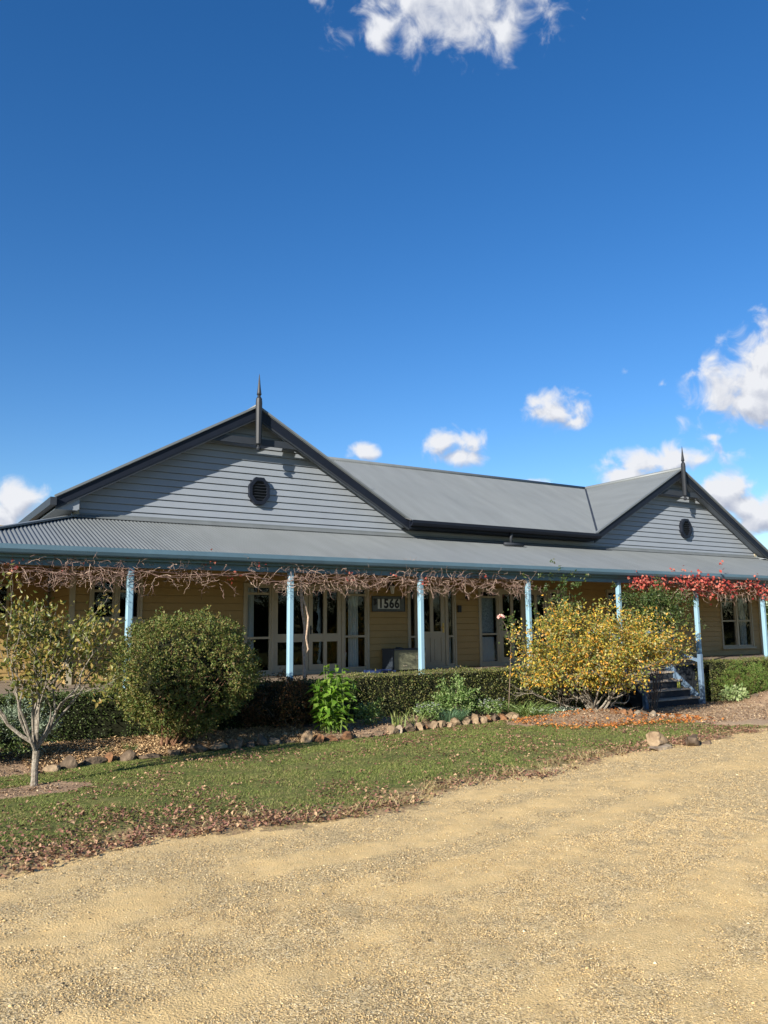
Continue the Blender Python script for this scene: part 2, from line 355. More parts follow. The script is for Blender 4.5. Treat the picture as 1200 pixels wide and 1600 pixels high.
M['soil'] = ground_mat('mulched_soil', [(.3, (.16, .10, .06, 1)), (.5, (.29, .19, .115, 1)), (.75, (.40, .285, .18, 1))], (4, 50), .9, None, [(0, (.14, .09, .06, 1)), (.5, (.32, .215, .135, 1)), (1, (.48, .36, .24, 1))])
M['litter_path'] = ground_mat('bark_path', [(.3, (.30, .20, .12, 1)), (.5, (.42, .29, .18, 1)), (.75, (.54, .40, .25, 1))], (4, 45), .8, None, [(0, (.22, .15, .10, 1)), (.5, (.42, .30, .19, 1)), (1, (.58, .45, .30, 1))])
M['paddock'] = mat('dry_paddock', (.20, .19, .07, 1), .95, .1, 0, .6, .5, 8, col2=(.10, .12, .035, 1))
def in_mound(x, y): return ((x-12.7)/2.35)**2+((y-11.95)/1.15)**2 < 1
def zone(x, y):
    """0 gravel drive, 1 lawn, 2 garden soil, 3 bark path by the steps"""
    w = (fbm(x*1.3, y*1.3, 4, 3)-.5)
    w2 = (fbm(x*5, y*5, 3, 13)-.5)
    yr = np.interp(x, RX, RY)+w*1.0+w2*.35
    ye = np.interp(x, EX, EY)+w2*.1
    z = np.zeros(x.shape, int)
    ub = np.where(x < 11.6, ye, 11.45+w*.4)
    rb = 14.1+w*1.4-(y-8.5)*.05
    z[(y > yr) & (y < ub) & (x < rb)] = 1
    z[(y >= ye) & (x < 12.4)] = 2
    z[in_mound(x+w*.8, y+w*.5)] = 2
    z[(y >= 12.2+w*.3) & (x >= 12.4) & (x < 16.1)] = 2
    z[(y >= ub) & (x >= 12.2) & (z == 0)] = 3
    z[(x >= rb) & (y > yr+.5) & (z == 0)] = 3
    z[(y > 12.1+w*.5) & (x > 18.7)] = 2
    z[((x-1.55)/.95)**2+((y-10.65)/.42)**2 < 1+w*1.6] = 2
    return z
def stony(x, y):
    """0 bare packed sand in the wheel-worn streaks, 1 loose stones between them"""
    off = y-np.interp(x, RX, RY)*.55-(x-3)*.10
    u = x+off*.2; v = off
    s = fbm(u*.30, v*2.6, 4, 21)*.62+fbm(x*1.9, y*2.4, 4, 40)*.5
    ruts = 0
    for c in (.2, 1.75, -1.6): ruts = ruts+np.exp(-((v-c-.25*(fbm(u*.5, v*0, 2, 60)-.5))/.20)**2)
    return .17+.83*sst(.34, .62, s-.12*ruts)
def build_ground():
    st = .06; xs = np.arange(-8, 27.01, st); ys = np.arange(.6, 17.2, st)
    X, Y = np.meshgrid(xs, ys); Z = g(X, Y)
    zc = zone(X, Y)
    Z = Z+np.where(zc == 0, (fbm(X*2.2, Y*2.2, 3, 5)-.5)*.03+(fbm(X*9, Y*9, 2, 8)-.5)*.012, (fbm(X*3, Y*3, 4, 6)-.5)*.05)
    V = np.stack([X, Y, Z], -1).reshape(-1, 3); ny, nx = X.shape
    I = np.arange(ny*nx).reshape(ny, nx); F = np.stack([I[:-1, :-1], I[:-1, 1:], I[1:, 1:], I[1:, :-1]], -1).reshape(-1, 4)
    zf = zone((X[:-1, :-1]+st/2), (Y[:-1, :-1]+st/2)).ravel()
    S = stony(X, Y).ravel()
    for k, nm, m in ((0, 'gravel_drive', 'gravel'), (1, 'lawn', 'lawn'), (2, 'garden_soil', 'soil'), (3, 'bark_path', 'litter_path')):
        f = F[zf == k]; u, inv = np.unique(f, return_inverse=True)
        me = np_mesh(nm, V[u], inv.reshape(-1, 4), True)
        if k == 0:
            at = me.attributes.new('stony', 'FLOAT', 'POINT'); at.data.foreach_set('value', S[u].astype(np.float32))
        if k == 1:
            at = me.attributes.new('bare', 'FLOAT', 'POINT'); yr = np.interp(V[u][:, 0], RX, RY); at.data.foreach_set('value', sst(.95, .05, V[u][:, 1]-yr+(fbm(V[u][:, 0]*2, V[u][:, 1]*2, 3, 44)-.5)*.8).astype(np.float32))
        o = link(nm, me, M[m]); o['kind'] = 'structure'
    # the land around, out to the horizon, under everything
    q = np.concatenate([-np.geomspace(1500, 30, 14), np.arange(-26, 50, 4), np.geomspace(50, 1500, 14)])
    X, Y = np.meshgrid(q, q); Z = -.024*np.clip(Y, -8, 17)-.16-.011*sst(11, 16, X)*np.clip(Y, -8, 17)
    far = np.hypot(X, Y); Z = Z+sst(60, 500, far)*(-3)
    I = np.arange(X.size).reshape(X.shape); F = np.stack([I[:-1, :-1], I[:-1, 1:], I[1:, 1:], I[1:, :-1]], -1).reshape(-1, 4)
    o = link('ground', np_mesh('ground', np.stack([X, Y, Z], -1).reshape(-1, 3), F), M['paddock']); o['kind'] = 'structure'
build_ground()
def scatter(n, x0, x1, y0, y1): return rng.uniform(x0, x1, n), rng.uniform(y0, y1, n)
# rays from the camera keep the scatter dense only where one can stand and look
def build_gravel_stones():
    def stones(x, y, r, name, m):
        n = len(x); z = g(x, y)+(fbm(x*2.2, y*2.2, 3, 5)-.5)*.03
        base = np.array([[1, 0, 0], [-1, 0, 0], [0, 1, 0], [0, -1, 0], [0, 0, 1], [0, 0, -1]], float)
        Fb = np.array([[0, 2, 4], [2, 1, 4], [1, 3, 4], [3, 0, 4], [2, 0, 5], [1, 2, 5], [3, 1, 5], [0, 3, 5]])
        V = base[None]*rng.uniform(.55, 1.25, (n, 6, 1))+rng.normal(size=(n, 6, 3))*.22
        V[:, :, 2] *= .65
        a = rng.uniform(0, 6.28, n); c, s = np.cos(a)[:, None], np.sin(a)[:, None]
        V = np.stack([V[:, :, 0]*c-V[:, :, 1]*s, V[:, :, 0]*s+V[:, :, 1]*c, V[:, :, 2]], -1)*r[:, None, None]
        V += np.stack([x, y, z+r*.18], -1)[:, None]
        F = (np.arange(n)[:, None, None]*6+Fb[None]).reshape(-1, 3)
        o = link(name, np_mesh(name, V.reshape(-1, 3), F), m); o['kind'] = 'stuff'; return o
    m = island('gravel_stone', [(.10, .08, .05, 1), (.30, .215, .11, 1), (.50, .36, .175, 1), (.64, .46, .215, 1), (.40, .32, .19, 1), (.68, .56, .35, 1), (.15, .12, .08, 1), (.58, .42, .20, 1), (.25, .20, .13, 1)], .9, .15)
    xs, ys, rs = [], [], []
    for n, x0, x1, y0, y1, r0, r1 in ((480000, -1.2, 7, 1.4, 5.2, .0016, .0064), (230000, -2, 14, 4.8, 9.2, .0022, .0085), (2600, -1.2, 12, 1.5, 8.5, .007, .016)):
        x, y = scatter(n, x0, x1, y0, y1)
        k = (zone(x, y) == 0) & (rng.random(n) < .10+.9*stony(x, y)**1.2)
        x = x[k]; y = y[k]; xs.append(x); ys.append(y); rs.append(r0+(r1-r0)*rng.random(len(x))**2.2)
    o = stones(np.concatenate(xs), np.concatenate(ys), np.concatenate(rs), 'gravel_stones', m)
    tag(o, 'loose tan and grey stones strewn over the sandy drive', 'gravel')
build_gravel_stones()
def build_grass():
    n = 620000; x, y = scatter(n, -2.5, 14.5, 6.6, 13.4); k = zone(x, y) == 1
    pat = fbm(x*.8, y*.8, 4, 17)
    yr = np.interp(x, RX, RY)
    k &= rng.random(n) < sst(.0, 1.2, y-yr)*.95+.08+(pat-.5)*.7
    dryp = sst(.38, .68, fbm(x*1.1+3, y*1.1, 4, 91))*.5+sst(.9, .1, y-yr)*.4; dry = (rng.random(len(x)) < dryp)[k]
    x = x[k]; y = y[k]; n = len(x)
    D = np.stack([rng.normal(size=n)*.55, rng.normal(size=n)*.55, np.ones(n)], 1)
    P = np.stack([x, y, g(x, y)-.008], 1)
    Lg = rng.uniform(.02, .055, n)*(.7+.6*fbm(x*2, y*2, 3, 5))
    o = blades('lawn_grass', P[~dry], D[~dry], Lg[~dry], .007, island('mown_grass', [(.08, .115, .028, 1), (.13, .18, .042, 1), (.19, .235, .06, 1), (.26, .27, .085, 1), (.36, .31, .13, 1)], .6, .2, .25), bend=.5, seg=2)
    tag(o, 'short mown lawn grass between the drive and the garden bed', 'grass', kind='stuff')
    o = blades('dry_lawn_grass', P[dry], D[dry], Lg[dry]*.85, .007, island('olive_dry_grass', [(.13, .125, .045, 1), (.20, .18, .07, 1), (.28, .235, .10, 1), (.38, .30, .15, 1)], .7, .15, .2), bend=.7, seg=2)
    tag(o, 'browning olive patches in the mown lawn', 'grass', kind='stuff')
    # straw tufts along the drive
    n = 1500; x = np.concatenate([rng.uniform(2.5, 9, 900), rng.uniform(-1, 13, 600)]); y = np.interp(x, RX, RY)+rng.normal(size=n)*.2+.12
    c = rng.integers(0, 60, n); cx = rng.uniform(3, 9.5, 60); cy = np.interp(cx, RX, RY)+rng.uniform(-.05, .45, 60)
    x[:1100] = (cx[c]+rng.normal(size=n)*.035)[:1100]; y[:1100] = (cy[c]+rng.normal(size=n)*.035)[:1100]
    D = np.stack([rng.normal(size=n)*.5, rng.normal(size=n)*.5, np.ones(n)], 1)
    o = blades('dry_grass', np.stack([x, y, g(x, y)-.01], 1), D, rng.uniform(.06, .2, n), .006, island('straw_grass', [(.28, .20, .09, 1), (.42, .32, .15, 1), (.5, .42, .24, 1)], .8, .1, .2), bend=.6)
    tag(o, 'straw coloured dry grass tufts along the edge of the drive', 'dry grass', kind='stuff')
build_grass()
def build_leaf_litter():
    def lit(name, x, y, s0, s1, m, label, cat, lift=.012, ratio=.62):
        n = len(x); a = rng.uniform(0, 6.28, n)
        D = np.stack([np.cos(a), np.sin(a), rng.normal(size=n)*.45], 1)
        P = np.stack([x, y, g(x, y)+lift+rng.uniform(0, .028, n)], 1)
        o = leaves(name, P, D, rng.uniform(s0, s1, n), ratio, m, fold=.22 if ratio > .5 else .08, up=(0, 0, 1)); tag(o, label, cat, kind='stuff')
    xs = []; ys = []
    # wind-blown drift along the drive edge
    n = 9000; x = rng.uniform(-2, 13.4, n); y = np.interp(x, RX, RY)+np.abs(rng.normal(size=n))*.42-.14
    k = rng.random(n) < sst(.40, .66, fbm(x*1.4, y*1.4, 4, 31))*.8+.10; xs.append(x[k]); ys.append(y[k])
    n = 4200; x = rng.uniform(-2.5, 3.4, n); y = np.interp(x, RX, RY)+rng.uniform(-.15, 1.6, n); k = rng.random(n) < sst(.38, .66, fbm(x*1.6, y*1.6, 4, 77))*.9+.05; xs.append(x[k]); ys.append(y[k])
    n = 26000; x, y = scatter(n, -2, 14, 7, 13); k = (zone(x, y) == 1) & (rng.random(n) < sst(.42, .70, fbm(x*1.3, y*1.3, 4, 51))*.75+.07+.12*sst(5, 9, x)); xs.append(x[k]); ys.append(y[k])
    lit('fallen_leaves', np.concatenate(xs), np.concatenate(ys), .018, .055, island('dead_leaf', [(.08, .045, .03, 1), (.16, .08, .055, 1), (.22, .10, .075, 1), (.32, .185, .11, 1), (.46, .31, .18, 1), (.26, .12, .10, 1), (.20, .12, .07, 1), (.36, .24, .14, 1)], .8, .15, .12),
        'dry brown and purplish leaves drifted along the lawn edge', 'fallen leaves')
    n = 2800; x, y = scatter(n, 10.6, 15.2, 10.4, 12.6); d = ((x-12.7)/2.4)**2+((y-11.7)/1.2)**2
    k = rng.random(n) < np.exp(-((d-.85)/.35)**2)*.75+.10*(d < 1.5); x = x[k]; y = y[k]
    lit('fallen_orange_leaves', x, y, .035, .085, island('orange_dead_leaf', [(.33, .09, .025, 1), (.50, .17, .04, 1), (.55, .26, .07, 1), (.34, .14, .06, 1)], .75, .15, .15),
        'orange fallen leaves ringing the mulched mound', 'fallen leaves', .015)
    # mulch chips
    n = 34000; x, y = scatter(n, 1.8, 6.6, 12.2, 13.8); k = (zone(x, y) == 2) & (rng.random(n) < .3+fbm(x*1.5, y*1.5, 3, 66)); x = x[k]; y = y[k]
    lit('straw_mulch', x, y, .03, .085, island('straw_chip', [(.22, .13, .065, 1), (.40, .26, .135, 1), (.54, .37, .20, 1), (.64, .47, .27, 1)], .9, .1), 'straw coloured wood chip mulch around the round bush', 'mulch', .008, .26)
    n = 42000; x, y = scatter(n, -2, 26, 10.2, 14.2); k = (zone(x, y) >= 2) & ((x < 1.9) | (x > 6.2) | (rng.random(n) < .35)); x = x[k]; y = y[k]
    lit('mulch_chips', x, y, .012, .05, island('mulch_chip', [(.10, .065, .045, 1), (.20, .13, .08, 1), (.30, .20, .12, 1), (.40, .285, .175, 1), (.50, .385, .25, 1)], .9, .1),
        'pale bark mulch chips covering the garden beds and path', 'mulch', .006)
build_leaf_litter()

# ------------------------------------------------------------------ house
WY = 17.1; DECK = .55
house = thing('house', (14.8, 17.1, 0), 'long low cream and grey weatherboard house with iron roof and blue verandah posts', 'house')
def iron(name, samples, parent=house, amp=.010, per=.076):
    """corrugated sheet; samples: list of (u, bottom point, top point, normal)"""
    V = []
    for u, a, b, nn in samples:
        o = Vector(nn)*(amp*math.sin(2*math.pi*u/per)); V += [Vector(a)+o, Vector(b)+o]
    n = len(samples); F = [(2*i, 2*i+2, 2*i+3, 2*i+1) for i in range(n-1)]
    me = np_mesh(name, np.array([tuple(v) for v in V]), np.array(F), True); return link(name, me, M['iron'], parent)
SL = .565; EZ = 4.31; EYF = 16.60; RZ = 6.71; RYR = 21.0
def mz(y): return EZ+(y-EYF)*(RZ-EZ)/(RYR-EYF)
def roofs():
    step = .0127
    # middle roof, front and back slope, running into the wing valleys
    sx = np.arange(7.0, 22.1, step); fr = []; bk = []
    nf = Vector((0, -SL, 1)).normalized(); nb = Vector((0, SL, 1)).normalized()
    for x in sx:
        t = max(0, (11.2-x)/4.2, (x-17.9)/4.2); t = min(t, 1)
        y0 = EYF+t*(RYR-EYF); fr.append((x, (x, y0, mz(y0)), (x, RYR, RZ), nf)); bk.append((x, (x, 2*RYR-y0, mz(y0)), (x, RYR, RZ), nb))
    iron('roof', fr); iron('roof', bk)
    for cx, hl, hr in ((7.0, 4.28, 4.2), (22.1, 4.2, 4.65)):
        for sgn, hw in ((-1, hl), (1, hr)):
            inner = (cx < 10) == (sgn > 0); nn = Vector((sgn*SL, 0, 1)).normalized(); S = []
            for y in np.arange(16.68, 25.4, step):
                w = hw
                if inner:
                    t = abs(y-RYR)/(RYR-EYF); w = hw*min(1, t)
                ze = RZ-(RZ-EZ+.06*0)*w/4.2
                S.append((y, (cx+sgn*w, y, ze), (cx, y, RZ), nn))
            iron('roof', S)
        MB().tube([(cx, 16.67, RZ+.015), (cx, 25.4, RZ+.015)], .07, 10).build('ridge_cap', M['iron'], house, smooth=True)
    MB().tube([(7, RYR, RZ+.012), (22.1, RYR, RZ+.012)], .07, 10).build('ridge_cap', M['iron'], house, smooth=True)
    for a, b in (((17.9, EYF, EZ), (22.1, RYR, RZ)), ((11.2, EYF, EZ), (7, RYR, RZ))):
        MB().bar(Vector(a)+Vector((0, 0, .012)), Vector(b)+Vector((0, 0, .012)), .06, .03).build('valley_gutter', M['charcoal_light'], house)
    # verandah roof: front slope with hips, two side slopes
    zt, zb, yb = 3.95, 3.06, 14.42; s = (zt-zb)/(WY-yb); L0, L1 = 3.18, 26.4; W = WY-yb
    S = []; nn = Vector((0, -s, 1)).normalized()
    for x in np.arange(L0-W, L1+W, step):
        t = min(1, max(0, (x-(L0-W))/W), max(0, (L1+W-x)/W)); S.append((x, (x, yb, zb), (x, yb+W*t, zb+(zt-zb)*t), nn))
    iron('verandah_roof', S)
    for sgn, x0 in ((-1, L0), (1, L1)):
        S = []; nn = Vector((sgn*s, 0, 1)).normalized()
        for y in np.arange(yb, 25.4, step):
            t = min(1, (y-yb)/W); S.append((y, (x0+sgn*W, y, zb), (x0+sgn*W*(1-t), y, zb+(zt-zb)*t), nn))
        iron('verandah_roof', S)
        MB().bar((x0+sgn*(W+.02), yb-.02, zb+.02), (x0, WY, zt+.03), .17, .035).build('hip_cap', M['iron'], house)
    # flashing along the wall
    MB().prism_x([(WY-.16, zt-.03), (WY-.025, zt+.035), (WY-.025, zt+.085), (WY-.035, zt+.085), (WY-.035, zt+.045), (WY-.16, zt-.02)], 3.1, 26.45).build('flashing', M['iron'], house)
    # lining under the verandah roof
    c = MB(); d = .07
    c.poly([(L0-W+.15, yb+.15, zb-d+.05), (L1+W-.15, yb+.15, zb-d+.05), (L1, WY-.02, zt-d-.02), (L0, WY-.02, zt-d-.02)], [(0, 1, 2, 3)])
    c.poly([(L0-W+.15, yb+.15, zb-d+.05), (L0, WY-.02, zt-d-.02), (L0, 25.3, zt-d-.02), (L0-W+.15, 25.3, zb-d+.05)], [(0, 1, 2, 3)])
    c.poly([(L1+W-.15, yb+.15, zb-d+.05), (L1, WY-.02, zt-d-.02), (L1, 25.3, zt-d-.02), (L1+W-.15, 25.3, zb-d+.05)], [(0, 1, 2, 3)])
    c.build('verandah_ceiling', M['ceiling'], house)
    # verandah gutter and beam (front and both sides)
    gx0, gx1 = L0-W-.05, L1+W+.05
    prof = [(0, -.15), (.10, -.15), (.115, .0), (.10, .0), (.09, -.12), (.01, -.12), (-.03, -.06), (-.035, .005), (-.06, .005), (-.055, -.075), (-.02, -.13)]
    gt = MB().prism_x([(yb-.02+a, zb+.0+b) for a, b in prof], gx0, gx1)
    for sgn, xx in ((-1, gx0), (1, gx1)): gt.prism_y([(xx-sgn*(a-.02), zb+b) for a, b in prof][::(1 if sgn < 0 else -1)], yb+.12, 25.4)
    gt.build('verandah_gutter', M['gutter'], house)
    fb = MB().box(gx0+.14, gx1-.14, 14.535, 14.565, 2.86, 3.03)
    fb.box(gx0+.17, gx1-.17, 14.64, 14.76, 2.745, 2.94)
    fb.box(gx0+.17, gx0+.29, 14.762, 25.4, 2.745, 2.94); fb.box(gx1-.29, gx1-.17, 14.762, 25.4, 2.745, 2.94)
    fb.build('verandah_beam', M['beam'], house)
    # eaves of the middle roof
    e = MB().box(11.2, 17.9, 16.66, 16.70, EZ-.19, EZ-.02); e.box(11.2, 17.9, 16.70, WY-.02, EZ-.19, EZ-.17)
    e.build('fascia', M['charcoal'], house)
    MB().prism_x([(16.535+a, EZ+.0+b*.9) for a, b in prof], 11.16, 17.95).build('roof_gutter', M['charcoal'], house)
    MB().box(2.6, 2.72, 16.6, 25.4, EZ-.22, EZ-.06).build('roof_gutter', M['charcoal_light'], house)
    MB().box(26.66, 26.78, 16.7, 25.4, 3.86, 4.02).build('roof_gutter', M['charcoal_light'], house)
    MB().prism_y([(2.74, 4.05), (3.18, 4.05), (3.18, 4.36), (2.74, 4.11)], 16.765, 16.785).build('eave_end', M['grey_board'], house)
    MB().box(2.725, 3.15, 16.76, 25.3, 4.03, 4.05).build('eave_soffit', M['grey_board'], house)
    MB().box(26.45, 26.65, 16.76, 25.3, 3.9, 3.92).build('eave_soffit', M['grey_board'], house)
    MB().box(.62, .66, 14.77, 25.3, 2.16, 2.744).build('added_sun_block', M['beam'], house)  # unseen board, added to cut down the sun patch on the wall
    dp = MB().tube([(14.55, 16.62, EZ-.12), (14.55, 16.66, EZ-.26), (14.55, 16.66, 3.90)], .042, 10)
    dp.tube([(14.25, 16.6, 3.855), (14.95, 16.6, 3.855)], .045, 10)
    dp.build('downpipe', M['charcoal_light'], house, smooth=True)
roofs()
def boards(name, rows, wall_y, m, lip=.02, parent=house):
    """lapped boards facing -Y: rows of (z0, z1, [(x0a,x1a at z0, x0b,x1b at z1)...], lipped)"""
    b = MB()
    for z0, z1, spans, t0, t1 in rows:
        for xa0, xa1, xb0, xb1 in spans:
            gr = .016 if t0 >= lip-1e-6 else 0; q = gr/max(z1-z0, 1e-6); c0 = xa0+(xb0-xa0)*q; c1 = xa1+(xb1-xa1)*q; ins = wall_y+.018
            b.poly([(c0, wall_y-t0, z0+gr), (c1, wall_y-t0, z0+gr), (xb1, wall_y-t1, z1), (xb0, wall_y-t1, z1), (c0, ins, z0+gr), (c1, ins, z0+gr), (xa0, ins, z0), (xa1, ins, z0), (xb0, ins, z1), (xb1, ins, z1)],
                   [(0, 1, 2, 3), (1, 0, 4, 5), (5, 4, 6, 7), (2, 9, 8, 3)])
    return b.build(name, m, parent)
def gables():
    # grey boards: band above the verandah roof and the two triangles
    rows = []; z = 3.80; e = .155; lip = .026
    def lim(z):
        out = []
        if z < 4.24: return [(3.18, 26.4)]
        d = max(0, (RZ-.1-z)/.5714)
        for cx, l, r in ((7.0, 3.82, 4.2), (22.1, 4.2, 4.3)): out.append((max(cx-d, cx-l), min(cx+d, cx+r)))
        return out
    while z < 6.6:
        z1 = min(z+e, 6.6); a = lim(z+.0001); b = lim(z1)
        if len(a) != len(b): b = [(3.18, 11.0), (18.0, 26.4)]; a = [(3.18, 14.6), (14.6, 26.4)]; a = [(3.18, 11.0), (18.0, 26.4)]; rows.append((z, z1, [(11.0, 18.0, 11.0, 18.0)], lip, 0))
        rows.append((z, z1, [(p[0], p[1], q[0], q[1]) for p, q in zip(a, b)], lip, 0)); z = z1
    boards('gable_boards', rows, WY, M['grey_board'], lip)
    for cx, hl, hr in ((7.0, 4.28, 4.2), (22.1, 4.2, 4.65)):
        for sgn, hw in ((-1, hl), (1, hr)):
            tip = (cx+sgn*hw, RZ-hw*.5714)
            th = .215
            # barge board, roll capping on top, moulding under it
            MB().prism_y([(cx, RZ+.0), (cx, RZ-th*1.12), (tip[0], tip[1]-th*.9), (tip[0], tip[1])][::sgn], 16.70, 16.74).build('barge_board', M['charcoal'], house)
            MB().prism_y([(cx, RZ-th*1.12), (cx, RZ-th*1.12-.045), (tip[0], tip[1]-th*.9-.045), (tip[0], tip[1]-th*.9)][::sgn], 16.712, 16.755).build('barge_moulding', M['charcoal_light'], house)
            MB().bar((cx, 16.70, RZ+.025), (tip[0]+sgn*.02, 16.70, tip[1]+.02), .09, .045).build('barge_capping', M['iron'], house)
            MB().poly([(cx, 16.742, RZ-.14), (tip[0], 16.742, tip[1]-.14), (tip[0], WY-.002, tip[1]-.14), (cx, WY-.002, RZ-.14)], [(0, 1, 2, 3)]).build('soffit', M['grey_board'], house)
        # collar board across the peak
        MB().box(cx-1.12, cx+1.12, 16.76, 16.80, 5.83, 5.985).build('collar_board', M['charcoal_light'], house)
        # turned finial
        f = MB(); w = .062
        f.lathe((cx, 16.62, 0), [(.0, 5.66), (.045, 5.675), (.058, 5.71), (.045, 5.75), (.03, 5.765), (.03, 5.785), (.06, 5.80)], 12)
        f.lathe((cx, 16.62, 0), [(.045, 5.79), (.07, 5.83), (.076, 6.80), (.066, 6.90), (.04, 6.945), (.034, 6.965), (.05, 6.985), (.058, 7.005), (.05, 7.03), (.034, 7.17), (.012, 7.42), (.002, 7.50)], 8, math.pi/8)
        f.build('finial', M['finial'], house)
        # eight-sided louvred vent
        vx = 7.2 if cx < 10 else 22.56; vz = 4.8; rx, rz = .25, .32
        oc = [(math.cos(math.pi/8+i*math.pi/4), math.sin(math.pi/8+i*math.pi/4)) for i in range(8)]
        fr = MB(); y0, y1 = WY-.13, WY+.01
        P = []
        for r, yy in ((1.08, y0), (.80, y0), (.80, y1), (1.08, y1)): P += [(vx+c*rx*r, yy, vz+s*rz*r) for c, s in oc]
        F = []
        for k in range(3): F += [(k*8+i, k*8+(i+1) % 8, (k+1)*8+(i+1) % 8, (k+1)*8+i) for i in range(8)]
        F += [(24+i, 24+(i+1) % 8, (i+1) % 8, i) for i in range(8)]
        fr.poly(P, F); v = fr.build('vent', M['charcoal'], house)
        lv = MB()
        for i in range(7):
            zz = vz-.21+i*.07; hw = .19 if abs(zz-vz) < .14 else .13
            lv.bar((vx-hw, WY-.07, zz), (vx+hw, WY-.07, zz), .075, .012, up=(0, .8, 1))
        lv.build('louvre', M['charcoal_light'], v)
        MB().box(vx-.2, vx+.2, WY-.029, WY-.027, vz-.26, vz+.26).build('backing', M['black'], v)
gables()
# openings in the cream wall: x0, x1, z0, z1
OPEN = [(3.52, 4.60, 1.80, 2.72), (6.88, 10.20, .57, 2.66), (11.36, 12.90, .57, 2.66), (13.68, 17.0, .57, 2.66), (18.66, 19.75, 1.0, 2.70), (24.2, 25.95, .80, 2.62)]
def cream_walls():
    rows = []; z = DECK; e = .163
    while z < 3.85:
        z1 = z+e; cuts = sorted({z, z1}|{q for o in OPEN for q in o[2:] if z < q < z1})
        for c0, c1 in zip(cuts[:-1], cuts[1:]):
            xs = [3.18]; mid = (c0+c1)/2
            for o in OPEN:
                if o[2] < mid < o[3]: xs += [o[0], o[1]]
            xs.append(26.4)
            t = lambda q: .020*(1-(q-z)/e)
            rows.append((c0, c1, [(xs[i], xs[i+1], xs[i], xs[i+1]) for i in range(0, len(xs), 2)], t(c0), t(c1)))
        z = z1
    boards('wall_boards', rows, WY, M['cream'], .0199)
    b = MB(); bb = MB(); br = MB(); z = DECK      # side walls and the set-back room at the left
    while z < 3.85:
        z1 = z+e
        for x, s in ((3.18, -1), (26.4, 1)):
            (b if s < 0 else br).poly([(x+s*.022, WY+.0, z), (x+s*.022, 25.3, z), (x, 25.3, z1), (x, WY+.0, z1)], [(0, 1, 2, 3)])
        for x0, x1 in ((.62, 1.3), (2.28, 3.1)) if 1.7 < z < 2.6 else ((.62, 3.1),):
            bb.poly([(x0, 19.5-.022, z), (x1, 19.5-.022, z), (x1, 19.5, z1), (x0, 19.5, z1)], [(0, 1, 2, 3)])
        z = z1
    b.build('side_wall_boards', M['cream'], house); br.build('side_wall_boards', M['cream'], house); bb.build('room_wall_boards', M['cream'], house)
    MB().box(3.13, 3.24, WY-.045, WY-.001, DECK, 4.2).build('corner_stop', M['cream_trim'], house)
    MB().box(26.36, 26.47, WY-.045, WY-.001, DECK, 4.1).build('corner_stop', M['cream_trim'], house)
    # dark rooms behind the glass
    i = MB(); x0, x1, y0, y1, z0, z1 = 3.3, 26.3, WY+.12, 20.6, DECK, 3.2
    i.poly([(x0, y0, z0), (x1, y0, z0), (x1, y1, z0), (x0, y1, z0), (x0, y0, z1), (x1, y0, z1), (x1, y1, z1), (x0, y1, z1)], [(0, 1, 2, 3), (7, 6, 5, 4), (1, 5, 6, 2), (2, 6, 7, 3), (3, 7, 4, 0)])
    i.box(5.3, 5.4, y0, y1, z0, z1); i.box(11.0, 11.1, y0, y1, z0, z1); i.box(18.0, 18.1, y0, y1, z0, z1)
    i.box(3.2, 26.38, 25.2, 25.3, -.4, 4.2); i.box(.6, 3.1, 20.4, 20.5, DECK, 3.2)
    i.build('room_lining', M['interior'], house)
    d = MB().box(.55, 16.38, 14.60, WY+.1, DECK-.05, DECK).box(16.382, 18.618, 14.95, WY+.1, DECK-.05, DECK).box(18.62, 29.0, 14.60, WY+.1, DECK-.05, DECK)
    d.box(.55, 3.2, WY+.102, 25, DECK-.05, DECK)
    d.build('deck', M['deck'], house)
    s = MB().box(.6, 16.36, 14.63, 14.66, -.6, DECK-.052).box(18.64, 28.95, 14.63, 14.66, -.6, DECK-.052).box(16.36, 18.64, 14.98, 15.01, -.6, DECK-.052)
    s.build('deck_skirt', M['riser'], house)
cream_walls()
def posts():
    proto = None
    for k in range(9):
        x = .53+3.2*k+(.0 if k else .05)
        if proto is None:
            w = .058; c = .018
            pr = [(-w+c, -w), (w-c, -w), (w, -w+c), (w, w-c), (w-c, w), (-w+c, w), (-w, w-c), (-w, -w+c)]
            p = MB(); q = [(x+a, 14.7+b) for a, b in pr]
            p.poly([(a, b, DECK) for a, b in q]+[(a, b, 2.95) for a, b in q], [tuple(range(7, -1, -1)), tuple(range(8, 16))]+[(i, (i+1) % 8, (i+1) % 8+8, i+8) for i in range(8)])
            proto = p.build('verandah_post', M['post'], house); x00 = x
        else:
            o = proto.copy(); COL.objects.link(o); o.parent = house; o.location = (x-x00, 0, 0)
    for x, y in ((.60, 17.9), (.60, 21.1), (.60, 24.3), (28.9, 17.9), (28.9, 21.1), (28.9, 24.3)):
        o = proto.copy(); COL.objects.link(o); o.parent = house; o.location = (x-x00, y-14.7, 0)
posts()
def pane(b, x0, x1, z0, z1, y=WY+.03): b.poly([(x0, y, z0), (x1, y, z0), (x1, y, z1), (x0, y, z1)], [(0, 1, 2, 3)])
def frame(b, x0, x1, z0, z1, w=.055, y0=WY-.045, y1=WY+.07):
    b.box(x0, x1, y0, y1, z1-w, z1); b.box(x0, x1, y0, y1, z0, z0+w); b.box(x0, x0+w, y0, y1, z0+w, z1-w); b.box(x1-w, x1, y0, y1, z0+w, z1-w)
